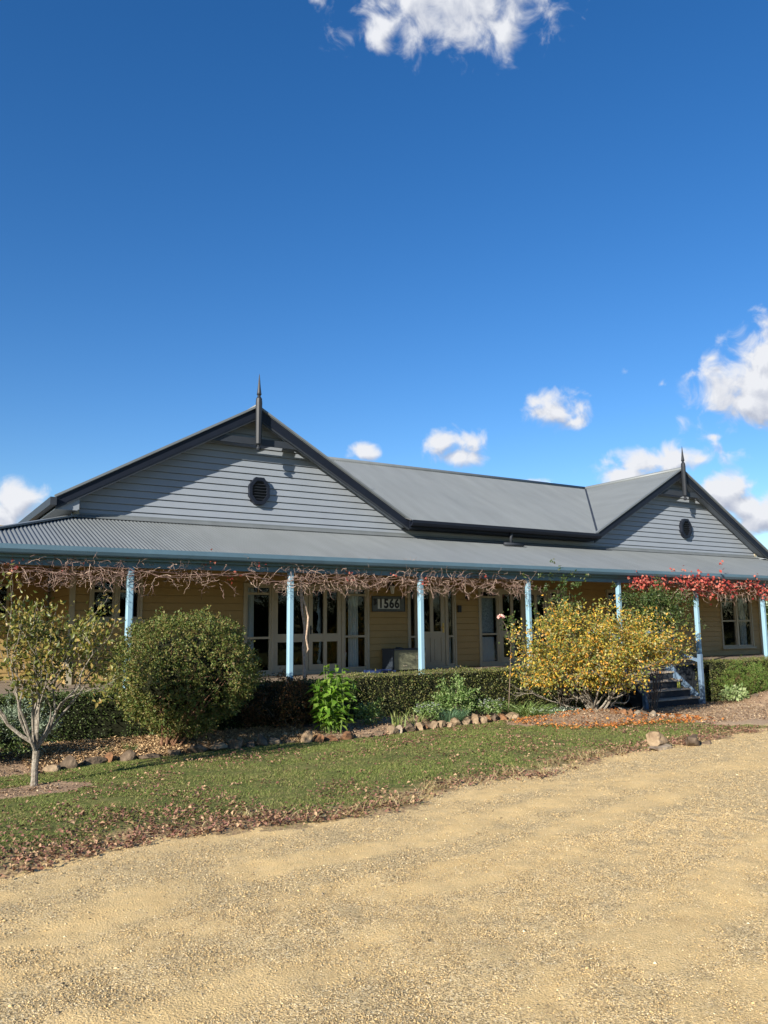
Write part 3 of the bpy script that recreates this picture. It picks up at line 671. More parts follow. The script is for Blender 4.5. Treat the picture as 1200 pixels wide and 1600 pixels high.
def glazing(name, x0, x1, z0, z1, rails=(), muntin=(), y=0, w=.045, label=None):
    """one window: sash frame as the part, glass and inner frame as sub-parts"""
    f = MB(); frame(f, x0, x1, z0, z1, w, WY-.02+y, WY+.05+y)
    for r in rails: f.box(x0+w, x1-w, WY-.012+y, WY+.045+y, r-.025, r+.025)
    for mx, m0, m1 in muntin: f.box(mx-.011, mx+.011, WY-.008+y, WY+.04+y, m0, m1)
    fo = f.build(name, M['cream_trim'], house)
    p = MB(); pane(p, x0+w*.7, x1-w*.7, z0+w*.7, z1-w*.7, WY+.02+y); p.build('pane', M['glass'], fo)
    return fo
def door_glazed(x0, x1, handle_side):
    """french door leaf: two tall lights over two low ones"""
    z0, z1 = .60, 2.60; d = MB(); y0, y1 = WY-.01, WY+.045; st = .105; mm = .09; xm = (x0+x1)/2
    d.box(x0, x0+st, y0, y1, z0, z1); d.box(x1-st, x1, y0, y1, z0, z1); d.box(xm-mm/2, xm+mm/2, y0, y1, z0, z1)
    for a, b in ((x0+st, xm-mm/2), (xm+mm/2, x1-st)):
        d.box(a, b, y0+.002, y1-.002, z0, .77); d.box(a, b, y0+.002, y1-.002, 1.30, 1.49); d.box(a, b, y0+.002, y1-.002, 2.50, z1)
    o = d.build('french_door', M['cream_trim'], house)
    p = MB()
    for a, b in ((x0+st, xm-mm/2), (xm+mm/2, x1-st)): pane(p, a-.01, b+.01, .76, 1.31, WY+.02); pane(p, a-.01, b+.01, 1.48, 2.51, WY+.02)
    p.build('pane', M['glass'], o)
    if handle_side:
        hx = x0+.05 if handle_side < 0 else x1-.05
        MB().box(hx-.018, hx+.018, y0-.012, y0-.001, 1.48, 1.68).tube([(hx, y0-.03, 1.60), (hx+.09*(1 if handle_side < 0 else -1), y0-.035, 1.60)], .01, 6).build('handle', M['black'], o)
def french_set(x0):
    """sidelight, two french doors, sidelight in one frame"""
    w = 3.32; f = MB(); frame(f, x0, x0+w, .57, 2.66, .06)
    for q in (.72, 1.60, 2.58): f.box(x0+q-.03, x0+q+.03, WY-.042, WY+.068, .63, 2.60) if q != 1.60 else None
    f.box(x0-.04, x0+w+.04, WY-.09, WY-.046, .551, .62)
    f.build('door_frame', M['cream_trim'], house)
    for a, b in ((x0+.06, x0+.69), (x0+2.61, x0+w-.06)):
        glazing('sidelight', a, b, .63, 2.60, (1.41, 2.42), (((a+b)/2, 2.42, 2.57),))
    door_glazed(x0+.755, x0+1.645, 0); door_glazed(x0+1.66, x0+2.545, -1)
def front_door():
    x0, x1 = 11.36, 12.90; f = MB(); frame(f, x0, x1, .57, 2.66, .05)
    for q in (11.665, 12.58): f.box(q-.03, q+.03, WY-.042, WY+.068, .62, 2.61)
    f.box(x0-.04, x1+.04, WY-.09, WY-.046, .551, .61)
    f.build('door_frame', M['cream_trim'], house)
    glazing('sidelight', 11.41, 11.635, .62, 2.61, (1.37,)); glazing('sidelight', 12.61, 12.85, .62, 2.61, (1.37,))
    a, b = 11.70, 12.545; d = MB(); y0, y1 = WY-.01, WY+.045; xm = (a+b)/2
    d.box(a, a+.12, y0, y1, .60, 2.60); d.box(b-.12, b, y0, y1, .60, 2.60); d.box(xm-.05, xm+.05, y0, y1, .60, 2.60)
    for p, q in ((a+.12, xm-.05), (xm+.05, b-.12)):
        d.box(p, q, y0+.002, y1-.002, .60, .72); d.box(p, q, y0+.002, y1-.002, 1.34, 1.50); d.box(p, q, y0+.002, y1-.002, 2.52, 2.60); d.box(p, q, y0+.022, y1-.004, .72, 1.34)
        d.box(p+.035, q-.035, y0+.012, y0+.0215, .76, 1.30)
    o = d.build('front_door', M['cream_trim'], house)
    p = MB(); pane(p, a+.11, xm-.04, 1.49, 2.53, WY+.02); pane(p, xm+.04, b-.11, 1.49, 2.53, WY+.02); p.build('pane', M['glass'], o)
    hx = b-.06; MB().box(hx-.025, hx+.025, y0-.012, y0-.001, 1.47, 1.72).tube([(hx, y0-.012, 1.62), (hx, y0-.05, 1.62), (hx-.11, y0-.055, 1.60)], .012, 8).build('handle', M['brass'], o)
french_set(6.88); french_set(13.68); front_door()
def windows():
    def casing(x0, x1, z0, z1):
        f = MB(); frame(f, x0-.0, x1+.0, z0, z1, .05); f.box(x0-.05, x1+.05, WY-.085, WY-.046, z0-.03, z0+.02); return f
    f = casing(3.52, 4.60, 1.80, 2.72); f.box(4.03, 4.09, WY-.042, WY+.068, 1.85, 2.67); f.build('window_frame', M['cream_trim'], house)
    glazing('window', 3.57, 4.03, 1.85, 2.67, (2.43,), ((3.80, 2.43, 2.63),)); glazing('window', 4.09, 4.55, 1.85, 2.67, (2.43,), ((4.32, 2.43, 2.63),))
    casing(18.66, 19.75, 1.0, 2.70).build('window_frame', M['cream_trim'], house); glazing('window', 18.71, 19.70, 1.05, 2.65, (1.8,))
    f = casing(24.2, 25.95, .80, 2.62); f.box(25.03, 25.12, WY-.042, WY+.068, .85, 2.57); f.build('window_frame', M['cream_trim'], house)
    glazing('window', 24.25, 25.03, .85, 2.57, (1.72, 2.38), ((24.5, 2.38, 2.53), (24.77, 2.38, 2.53))); glazing('window', 25.12, 25.90, .85, 2.57, (1.72,))
    f = MB(); frame(f, 1.28, 2.30, 1.70, 2.66, .05, 19.45, 19.57); f.box(1.33, 2.25, 19.47, 19.55, 2.12, 2.16); fo = f.build('window', M['cream_trim'], house)
    p = MB(); pane(p, 1.32, 2.26, 1.74, 2.62, 19.52); p.build('pane', M['glass'], fo)
windows()
def curtain(x0, x1, z0, z1, label, m='curtain', y=WY+.16, pleats=60):
    n = max(12, int((x1-x0)*90)); xs = np.linspace(x0, x1, n); V = []
    for x in xs:
        o = .022*math.sin((x-x0)*pleats)+.01*math.sin((x-x0)*pleats*.37+1); V += [(x, y+o*1.3, z0), (x, y+o, (z0+z1)/2), (x, y+o*.6, z1)]
    F = []
    for i in range(n-1): F += [(3*i, 3*i+3, 3*i+4, 3*i+1), (3*i+1, 3*i+4, 3*i+5, 3*i+2)]
    o = link('curtain', np_mesh('curtain', np.array(V), np.array(F), True), M[m]); tag(o, label, 'curtain', 'curtains behind the verandah windows')
curtain(9.72, 9.98, .62, 2.55, 'white pleated curtain at the right of the glazed doors beside the number sign', pleats=95)
curtain(7.02, 7.2, .62, 2.55, 'pale curtain strip in the sidelight behind the round bush')
curtain(12.6, 12.86, .62, 1.34, 'white cafe curtain low in the sidelight right of the front door')
curtain(13.76, 14.32, .62, 1.33, 'plain white half curtain low in the window beside the door bell', 'curtain', pleats=20)
curtain(13.76, 14.34, 1.45, 2.42, 'grey lace curtain in the upper window beside the door bell', 'lace', pleats=15)
curtain(25.5, 25.86, .85, 2.5, 'grey curtain in the right sash of the far right window', 'lace')
# ------------------------------------------------------------------ verandah steps
def steps():
    t = thing('verandah_steps', (17.5, 14.3, -.5), 'timber steps with weathered treads and grey blue newel posts up to the verandah', 'steps')
    x0, x1 = 16.42, 18.58
    fy = [13.9, 14.16, 14.42, 14.68]; tz = [-.28, -.07, .14, .35]
    for i, (y, z) in enumerate(zip(fy, tz)):
        MB().box(x0+.05, x1-.05, y-.03, y+.27, z-.045, z).build('tread', M['tread'], t, bevel=.008)
        MB().box(x0+.06, x1-.06, y+.012, y+.03, z-.21, z-.047).build('riser', M['riser'], t)
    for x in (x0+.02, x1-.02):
        MB().prism_x([(13.93, -.56), (13.93, -.22), (14.98, .62), (14.98, .2), (14.2, -.56)], x-.022, x+.022).build('stringer', M['riser' if x < 17 else 'newel'], t)  # left stringer darker than the right: its shade is put into the colour
    def newel(x, y, z0, z1):
        MB().box(x-.055, x+.055, y-.055, y+.055, z0, z1).build('newel_post', M['newel'], t, bevel=.012)
    for x in (x0-.055, x1+.035): newel(x, 13.86, -.56, .83); newel(x, 14.72, -.4, 1.49)
    for x in (x0-.055, x1+.035):
        MB().bar((x, 13.91, .66), (x, 14.67, .86), .045, .085).build('handrail', M['newel'], t)
        newel(x, 15.6, DECK, 1.49); MB().bar((x, 14.77, 1.43), (x, 15.55, 1.43), .045, .085).build('handrail', M['newel'], t)
    b = thing('bottle', (18.16, 14.24, -.07), 'small yellow squeeze bottle standing on the second step', 'bottle')
    MB().lathe((18.16, 14.24, -.07), [(.04, .0), (.045, .01), (.045, .13), (.036, .16), (.02, .175)], 14).build('body', M['yellow_plastic'], b, smooth=True)
    MB().lathe((18.16, 14.24, -.07), [(.021, .175), (.021, .205), (.012, .21), (.008, .235)], 12).build('cap', M['white'], b, smooth=True)
steps()
# ------------------------------------------------------------------ rocks
def rock(name, x, y, z, sx, sy, sz, m, label, cat='rock', group=None, seed=0, sub=3):
    import bmesh
    bm = bmesh.new(); bmesh.ops.create_icosphere(bm, subdivisions=sub, radius=1)
    r = np.random.default_rng(seed+100); pl = [(Vector(r.normal(size=3)).normalized(), r.uniform(.38, .8)) for _ in range(11)]
    from mathutils import noise
    off = Vector(r.uniform(-50, 50, 3))
    for v in bm.verts:
        c = v.co.copy()
        for n_, d in pl:
            k = c.dot(n_)
            if k > d: c -= n_*(k-d)*.97
        c += c.normalized()*(noise.fractal(c*2.2+off, 1, 2, 5)*.10)
        v.co = c
    a = r.uniform(0, 6.28); bmesh.ops.rotate(bm, verts=bm.verts, cent=(0, 0, 0), matrix=Matrix.Rotation(r.uniform(-.3, .3), 3, 'X') @ Matrix.Rotation(a*0+r.uniform(-.4, .4), 3, 'Z'))
    me = bpy.data.meshes.new(name); bm.to_mesh(me); bm.free(); me.transform(Matrix.Diagonal((sx, sy, sz, 1)))
    o = bpy.data.objects.new(name, me); COL.objects.link(o); me.materials.append(M[m]); o.location = (x, y, z+sz*.35)
    for p in me.polygons: p.use_smooth = False
    return tag(o, label, cat, group)
def border():
    ords = ['first', 'second', 'third', 'fourth', 'fifth', 'sixth', 'seventh', 'eighth', 'ninth', 'tenth', 'eleventh', 'twelfth', 'thirteenth', 'fourteenth', 'fifteenth', 'sixteenth', 'seventeenth', 'eighteenth', 'nineteenth', 'twentieth',
            'twenty-first', 'twenty-second', 'twenty-third', 'twenty-fourth', 'twenty-fifth', 'twenty-sixth', 'twenty-seventh', 'twenty-eighth', 'twenty-ninth', 'thirtieth', 'thirty-first', 'thirty-second', 'thirty-third', 'thirty-fourth', 'thirty-fifth', 'thirty-sixth', 'thirty-seventh', 'thirty-eighth', 'thirty-ninth', 'fortieth', 'forty-first', 'forty-second', 'forty-third', 'forty-fourth', 'forty-fifth', 'forty-sixth', 'forty-seventh', 'forty-eighth']
    nm = {'rock_a': 'tan sandstone', 'rock_b': 'rusty brown', 'rock_c': 'grey brown', 'rock_d': 'pale grey'}
    x = 1.75; i = 0; r = np.random.default_rng(3)
    while x < 11.3:
        w = r.uniform(.08, .22) if x < 6.3 else r.uniform(.07, .17)
        if 3.1 < x < 3.6: w = .22
        x += w
        y = float(np.interp(x, EX, EY))+r.uniform(-.04, .05)
        m = r.choice(['rock_a', 'rock_b', 'rock_c', 'rock_d'], p=[.35, .25, .25, .15] if x > 6 else [.2, .15, .5, .15])
        rock('border_rock', x, y, gz(x, y-.15)-.02, w*1.05, r.uniform(.10, .17), r.uniform(.08, .17), m, nm[m]+' rock, '+ords[i]+' from the left in the garden bed border', group='rocks edging the garden bed', seed=i)
        x += w*.95; i += 1
    x = 12.55; i = 0
    while x < 14.9:
        w = r.uniform(.07, .13); x += w; m = r.choice(['rock_c', 'rock_b', 'rock_d'] if x < 14 else ['rock_d', 'rock_a'])
        y = 11.48+r.uniform(-.05, .05)-max(0, x-14)*.35
        rock('path_rock', x, y, gz(x, y)-.02, w, r.uniform(.08, .11), r.uniform(.07, .11), m, nm[m]+' rock, '+ords[i]+' from the left in the row below the steps', group='rocks edging the path by the steps', seed=60+i)
        x += w*.9; i += 1
    rock('boulder', 9.92, 8.22, gz(9.92, 8.22)+.09,   .21, .18, .12, 'rock_a', 'rounded tan boulder resting on a flat grey stone by the drive', seed=201)
    rock('flat_stone', 9.86, 8.15, gz(9.86, 8.15)-.02, .24, .2, .09, 'rock_d', 'flat grey stone under the rounded tan boulder by the drive', seed=202)
    rock('boulder', 10.6, 8.12, gz(10.6, 8.12)-.01,   .27, .2, .13, 'rock_c', 'grey boulder at the lawn edge right of the tan boulder', seed=203)
    rock('small_rock', 10.86, 8.06, gz(10.86, 8.06)-.02, .11, .09, .07, 'rock_c', 'small dark rock touching the grey boulder by the drive', seed=204)
    rock('step_stone', 18.3, 14.22, -.07, .09, .06, .045, 'rock_a', 'round beige stone beside the yellow bottle on the steps', seed=205)
    rock('step_stone', 18.38, 13.97, -.28, .12, .06, .045, 'rock_a', 'flat beige stone at the right end of the lowest step', seed=206)
    rock('step_stone', 18.2, 14.5, .14, .13, .06, .05, 'rock_a', 'tan stone on the third step above the yellow bottle', seed=207)
    rock('step_stone', 16.85, 13.98, -.28, .12, .08, .06, 'rock_c', 'dark stone at the left end of the lowest step', seed=208)
    rock('edge_stone', 19.2, 12.75, gz(19.2, 12.75)-.02, .2, .14, .09, 'rock_c', 'grey brown stone on the bed right of the steps', seed=209)
border()
# ------------------------------------------------------------------ plants
def G(*cols): return list(cols)
def branch(tb, p, d, ln, r, depth, tips, spread=.5, up=.25, kids=(2, 3), seg=4, sides=5, taper=.62, wob=.14, shrink=.72, min_r=.002):
    p = Vector(p); d = Vector(d).normalized(); pts = [p.copy()]; rad = [r]
    for i in range(seg):
        d = (d+Vector(rng.normal(size=3))*wob+Vector((0, 0, up*.18))).normalized(); p = p+d*ln/seg; pts.append(p.copy()); rad.append(max(min_r, r*(1-(1-taper)*(i+1)/seg)))
        if depth <= 1: tips.append((p.copy(), d.copy()))
    tb.tube(pts, rad, sides, cap=False)
    if depth > 0:
        for k in range(rng.integers(kids[0], kids[1]+1)):
            j = rng.integers(max(1, seg-2), seg+1); q = pts[j]
            nd = (d+Vector(rng.normal(size=3))*spread+Vector((0, 0, up))).normalized()
            branch(tb, q, nd, ln*shrink*rng.uniform(.75, 1.15), rad[j]*.72, depth-1, tips, spread, up, kids, seg, max(3, sides-1), taper, wob, shrink, min_r)
def tip_leaves(name, tips, per, ln, ratio, m, parent, jit=.05, out=.8, droop=0.):
    P = np.array([tuple(t[0]) for t in tips]); D = np.array([tuple(t[1]) for t in tips])
    i = np.repeat(np.arange(len(P)), per); n = len(i)
    leaves(name, P[i]+rng.normal(size=(n, 3))*jit, D[i]*.6+rng.normal(size=(n, 3))*out-np.array([0, 0, droop]), rng.uniform(ln[0], ln[1], n), ratio, m, parent)
def young_tree():
    bx, by = 1.69, 10.93; z = gz(bx, by)
    t = thing('young_tree', (bx, by, z), 'small tree with lichen pale branches and sparse olive leaves on the lawn at left', 'tree')
    tr = MB(); tr.tube([(bx, by, z-.05), (bx+.005, by, z+.06), (bx, by, z+.22), (bx+.01, by, z+.42)], [.052, .043, .039, .044], 10, cap=True)
    tips = []; f = Vector((bx+.01, by, z+.38))
    lims = [((-.75, .1, 1), .68, .026), ((-.45, -.5, 1), .7, .020), ((.06, .05, 1), .80, .028), ((.4, .2, 1), .74, .024), ((.46, -.2, 1), .72, .020), ((.25, .6, 1), .72, .020), ((-.2, .7, 1), .7, .018), ((.6, .1, 1), .55, .015), ((.25, -.55, 1), .7, .018), ((-1.0, .3, .9), .66, .016), ((-.1, -.2, 1), .8, .02)]
    for i, (d, ln, r) in enumerate([(a, b*1.25, c) for a, b, c in lims]):
        branch(tr, f+Vector((0, 0, rng.uniform(-.05, .12))), d, ln, r, 3, tips, spread=.44, up=.44, kids=(2, 3), seg=4, sides=6, taper=.62, wob=.17, shrink=.72)
    tr.build('trunk', M['pale_bark'], t)
    tips = [q for q in tips if z+.78 < q[0].z < z+2.85 and q[0].x < 2.85]
    m = island('olive_leaf', [(.05, .065, .015, 1), (.09, .115, .025, 1), (.17, .18, .04, 1), (.28, .25, .065, 1), (.29, .19, .055, 1), (.15, .165, .045, 1)], .4, .4, .33)
    tip_leaves('crown', tips, 4, (.045, .09), .52, m, t, .075, .8)
    return t
young_tree()
def bush(name, c, r, n, ln, ratio, m, label, cat, base, lump=.16, shell=.55, stems=9, stem_mat='bark', core=None, flat=0., seed=1, cut=None, group=None):
    """dense rounded bush: leaf clumps through a lumpy volume, twigs fanning up from its base"""
    t = thing(name, base, label, cat, group)
    d = sphere_pts(n*2)
    lum = 1+lump*(np.sin(d[:, 0]*5+seed)*np.sin(d[:, 1]*6+seed*2)+np.sin(d[:, 2]*7+seed*1.3)*.6)+lump*.8*np.sin(d[:, 0]*13+d[:, 2]*11+seed)
    rad = (shell+(1-shell)*rng.random(n*2)**.6)*lum*(1+rng.normal(size=n*2)*.04)
    P = np.array(c)+d*rad[:, None]*np.array(r)
    gap = fbm(P[:, 0]*4.5+P[:, 2]*2.1, P[:, 1]*4.5+P[:, 2]*4, 3, seed)
    k = (gap > .33) & (P[:, 2] > base[2]+.12)
    if cut is not None: k &= cut(P)
    per = 9; P = P[k][:max(1, n//per)]; d = d[k][:max(1, n//per)]; sz = (ln[0]+ln[1])*.5
    i_ = np.repeat(np.arange(len(P)), per); dc = d*.6+rng.normal(size=d.shape)*.5; n = len(i_)
    P = P[i_]+dc[i_]*(rng.random(n)*sz*1.2)[:, None]+rng.normal(size=(n, 3))*sz*.5; d = dc[i_]
    leaves('foliage', P, d*.6+rng.normal(size=(n, 3))*.7+np.array([0, 0, .2]), rng.uniform(ln[0], ln[1], n), ratio, m, t)
    s = MB()
    for i in range(stems):
        e = sphere_pts(1)[0]; e[2] = abs(e[2])*.8; tgt = Vector(c)+Vector(e*np.array(r)*.8); b = Vector(base)+Vector((rng.normal()*.07, rng.normal()*.07, -.05))
        mid = b.lerp(tgt, .45)+Vector((rng.normal()*.08, rng.normal()*.08, .04))
        s.tube([b, b.lerp(mid, .5)+Vector(rng.normal(size=3))*.02, mid, mid.lerp(tgt, .5)+Vector(rng.normal(size=3))*.03, tgt], [q_*min(1, max(.25, min(r))) for q_ in (.02, .017, .013, .009, .004)], 5, cap=False)
        for q in range(3):
            a = mid.lerp(tgt, rng.uniform(0, .8)); k_ = min(1, min(r)); s.tube([a, a+(Vector(rng.normal(size=3))*.15+Vector((0, 0, .1)))*k_, a+(Vector(rng.normal(size=3))*.22+Vector((0, 0, .22)))*k_], [.007*k_, .005*k_, .003*k_], 4, cap=False)
    s.build('stems', M[stem_mat], t)
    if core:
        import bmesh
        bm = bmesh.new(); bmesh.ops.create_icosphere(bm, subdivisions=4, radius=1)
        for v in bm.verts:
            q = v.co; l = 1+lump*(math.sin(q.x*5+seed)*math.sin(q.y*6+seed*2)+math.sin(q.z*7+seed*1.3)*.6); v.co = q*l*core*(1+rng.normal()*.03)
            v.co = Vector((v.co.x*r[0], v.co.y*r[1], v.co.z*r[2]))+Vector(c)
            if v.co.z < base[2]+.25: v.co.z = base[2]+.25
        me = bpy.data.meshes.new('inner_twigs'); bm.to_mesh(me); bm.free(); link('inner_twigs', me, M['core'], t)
    return t
M['bush_leaf'] = island('bush_leaf', [(.04, .062, .014, 1), (.075, .115, .025, 1), (.12, .155, .035, 1), (.17, .185, .05, 1), (.22, .19, .06, 1), (.15, .10, .04, 1), (.09, .135, .03, 1)], .5, .3, .28)
M['hedge_leaf'] = island('hedge_leaf', [(.04, .058, .014, 1), (.07, .095, .022, 1), (.115, .135, .032, 1), (.165, .165, .05, 1), (.21, .165, .07, 1)], .5, .35, .22)
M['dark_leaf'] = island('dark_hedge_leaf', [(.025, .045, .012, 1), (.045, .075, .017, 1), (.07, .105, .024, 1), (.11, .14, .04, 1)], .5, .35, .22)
zb = gz(4.0, 13.0)
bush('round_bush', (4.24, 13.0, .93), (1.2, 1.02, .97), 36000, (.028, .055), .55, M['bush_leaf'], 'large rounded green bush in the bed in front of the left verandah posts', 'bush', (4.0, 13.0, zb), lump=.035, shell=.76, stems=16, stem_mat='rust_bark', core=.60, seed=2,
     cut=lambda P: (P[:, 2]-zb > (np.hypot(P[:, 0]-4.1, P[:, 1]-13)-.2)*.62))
def hedge(x0, x1, y0, y1, ztop, m, label, dens=1500, fr=1.0, ln=(.022, .042)):
    base = ((x0+x1)/2, (y0+y1)/2, gz((x0+x1)/2, y0)); t = thing('clipped_hedge', base, label, 'hedge', 'clipped hedges along the verandah')
    zb0 = gz((x0+x1)/2, y0)-.1; w = y1-y0; hgt = ztop-zb0
    A = [((x1-x0)*hgt, 0), ((x1-x0)*w, 1), (w*hgt, 2), (w*hgt, 3)]; Ps = []; Ds = []
    for a, k in A:
        n = int(a*dens); u = rng.random(n); v = rng.random(n); dp = np.abs(rng.normal(size=n))*.035-.02
        if k == 0: P = np.stack([x0+u*(x1-x0), y0+dp, zb0+v*hgt], 1); D = np.tile([0, -1, .3], (n, 1))
        elif k == 1: P = np.stack([x0+u*(x1-x0), y0+v*w, ztop-dp], 1); D = np.tile([0, -.1, 1.], (n, 1))
        elif k == 2: P = np.stack([x0+dp, y0+u*w, zb0+v*hgt], 1); D = np.tile([-1, 0, .3], (n, 1))
        else: P = np.stack([x1-dp, y0+u*w, zb0+v*hgt], 1); D = np.tile([1, 0, .3], (n, 1))
        P = P+((fbm(P[:, 0]*2.3+P[:, 2], P[:, 2]*2.3+P[:, 1], 3, 9)-.5)*.09)[:, None]*D
        gp = fbm(P[:, 0]*7, P[:, 2]*7+P[:, 1]*7, 3, 19); kk = gp > .30; Ps.append(P[kk]); Ds.append(D[kk])
    P = np.concatenate(Ps); D = np.concatenate(Ds); n = len(P)
    k = n//60; i = rng.integers(0, n, k); P = np.concatenate([P, P[i]+D[i]*.045*rng.random((k, 1))]); D = np.concatenate([D, D[i]*2+np.array([0, 0, 1.])]); L_ = np.concatenate([rng.uniform(ln[0], ln[1], n), rng.uniform(.04, .07, k)]); n = len(P)
    leaves('foliage', P, D*.55+rng.normal(size=(n, 3))*.8, L_, .6, m, t)
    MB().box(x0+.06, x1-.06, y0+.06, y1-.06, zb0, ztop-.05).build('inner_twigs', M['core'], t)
    return t
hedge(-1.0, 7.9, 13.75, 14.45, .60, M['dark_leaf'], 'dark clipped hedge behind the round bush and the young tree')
hedge(7.95, 15.6, 13.9, 14.5, .66, M['hedge_leaf'], 'clipped box hedge below the house number sign and the front door')
hedge(19.3, 27.5, 14.0, 14.55, .60, M['hedge_leaf'], 'clipped hedge right of the verandah steps under the far window')
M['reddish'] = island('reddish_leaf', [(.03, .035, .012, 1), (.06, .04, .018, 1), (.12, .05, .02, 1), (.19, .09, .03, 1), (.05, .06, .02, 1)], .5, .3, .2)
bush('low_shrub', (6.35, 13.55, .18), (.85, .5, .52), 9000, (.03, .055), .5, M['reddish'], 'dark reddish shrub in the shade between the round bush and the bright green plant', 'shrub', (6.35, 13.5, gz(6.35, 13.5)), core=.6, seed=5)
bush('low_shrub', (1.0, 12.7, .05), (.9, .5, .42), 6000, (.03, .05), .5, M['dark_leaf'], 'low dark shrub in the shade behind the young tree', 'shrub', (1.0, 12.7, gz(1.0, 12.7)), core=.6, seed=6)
M['sage_leaf'] = island('grey_green_leaf', [(.12, .16, .10, 1), (.20, .25, .17, 1), (.28, .33, .24, 1)], .7, .15, .2)
bush('low_shrub', (1.75, 12.9, .25), (.5, .4, .4), 3000, (.03, .06), .3, M['sage_leaf'], 'pale grey green shrub seen through the young tree branches', 'shrub', (1.75, 12.9, gz(1.75, 12.9)), shell=.3, seed=9)
bush('far_bed_shrub', (20.2, 13.5, .05), (1.15, .5, .5), 9000, (.03, .055), .35, island('fresh_leaf', [(.06, .12, .02, 1), (.11, .19, .03, 1), (.16, .22, .05, 1), (.14, .13, .04, 1)], .5, .3, .3), 'feathery bright green shrub in front of the hedge right of the steps', 'shrub', (20.2, 13.5, gz(20.2, 13.5)), lump=.25, shell=.35, stem_mat='rust_bark', seed=11)
bush('far_bed_shrub', (22.0, 13.5, -.1), (.7, .4, .38), 4500, (.03, .05), .45, M['hedge_leaf'], 'olive green low shrub behind the mulch pile at right', 'shrub', (22.0, 13.5, gz(22, 13.5)), lump=.2, shell=.4, seed=12)
bush('rounded_leaf_plant', (18.95, 13.2, -.30), (.30, .25, .22), 420, (.07, .12), .75, island('lime_leaf', [(.16, .24, .08, 1), (.26, .33, .14, 1), (.34, .38, .20, 1)], .5, .3, .3), 'pale lime broad leafed plant at the foot of the right newel post', 'plant', (18.95, 13.2, gz(18.95, 13.2)), shell=.2, stems=4, seed=13)
# yellow autumn shrub
def yellow_shrub():
    bx, by = 13.1, 12.45; z = gz(bx, by)
    t = thing('autumn_shrub', (bx, by, z), 'wide spreading shrub with yellow and orange autumn leaves on the mulched mound', 'shrub')
    tr = MB(); tips = []
    for i in range(17):
        a = i/17*6.28+rng.uniform(-.2, .2); sp = rng.uniform(.4, .95 if math.cos(a) > .3 else 1.3)
        d = (math.cos(a)*sp*1.3, math.sin(a)*sp*.85, rng.uniform(.75, 1.15))
        branch(tr, (bx+rng.normal()*.07, by+rng.normal()*.06, z-.03), d, rng.uniform(.72, 1.02), rng.uniform(.018, .032), 3, tips, spread=.55, up=.12, kids=(2, 3), seg=4, sides=5, taper=.65, wob=.15, shrink=.72)
    tr.build('stems', M['pale_bark'], t)
    c = np.array([13.42, 12.45, 1.05]); r = np.array([2.6, 1.3, 1.14])
    def ok(q):
        v = (np.array(q)-c)/r; return (v@v) < 1.05 and q[2] > (.72 if q[0] > 13.7 else .3)
    tips = [q for q in tips if ok(q[0])]
    m = island('autumn_leaf', [(.06, .085, .02, 1), (.11, .14, .035, 1), (.17, .20, .045, 1), (.27, .26, .06, 1), (.36, .31, .055, 1), (.58, .44, .07, 1), (.64, .36, .05, 1), (.56, .24, .035, 1), (.46, .41, .20, 1), (.20, .20, .06, 1)], .5, .25, .35, tcol=1.1)
    n = 3600; d = sphere_pts(n); rad = rng.random(n)**.42; P = c+d*r*rad[:, None]*(.9+.16*np.sin(d[:, 0]*9+d[:, 2]*7)+.1*np.sin(d[:, 0]*17+d[:, 1]*13))[:, None]
    k = (fbm(P[:, 0]*3.2+P[:, 2], P[:, 2]*3.2+P[:, 1]*2, 3, 23) > .42) & (P[:, 2] > z+.42+np.abs(P[:, 0]-bx)*.12); k &= P[:, 2] > np.where(P[:, 0] > 13.9, .78, .3); P = P[k]; d = d[k]; i = np.repeat(np.arange(len(P)), 11); P = P[i]+rng.normal(size=(len(i), 3))*.06; d = d[i]+rng.normal(size=(len(i), 3))*.2; n = len(P)
    T = np.array([tuple(q[0]) for q in tips]); TD = np.array([tuple(q[1]) for q in tips]); i = np.repeat(np.arange(len(T)), 3)
    P = np.concatenate([P, T[i]+rng.normal(size=(len(i), 3))*.06]); D = np.concatenate([d*.5, TD[i]*.6]); n = len(P)
    leaves('foliage', P, D+rng.normal(size=(n, 3))*.7-np.array([0, 0, .15]), rng.uniform(.04, .082, n), .52, m, t)
    return len(tips)
yellow_shrub()
M['rose_leaf'] = island('rose_leaf', [(.025, .05, .012, 1), (.045, .08, .018, 1), (.07, .11, .025, 1), (.11, .10, .04, 1)], .45, .4, .25)
bush('rose_bush', (13.55, 13.85, 2.0), (.62, .4, .85), 1900, (.04, .075), .6, M['rose_leaf'], 'tall green rose bush standing behind the yellow autumn shrub', 'rose', (13.5, 13.8, gz(13.5, 13.8)), lump=.4, shell=.15, stems=12, seed=31)
bush('camellia', (16.8, 13.75, 1.93), (.95, .6, .66), 7500, (.045, .08), .5, M['rose_leaf'], 'dense green shrub left of the steps rising to the red vine', 'shrub', (16.2, 13.5, gz(16.2, 13.5)), lump=.3, shell=.3, stems=14, seed=32)
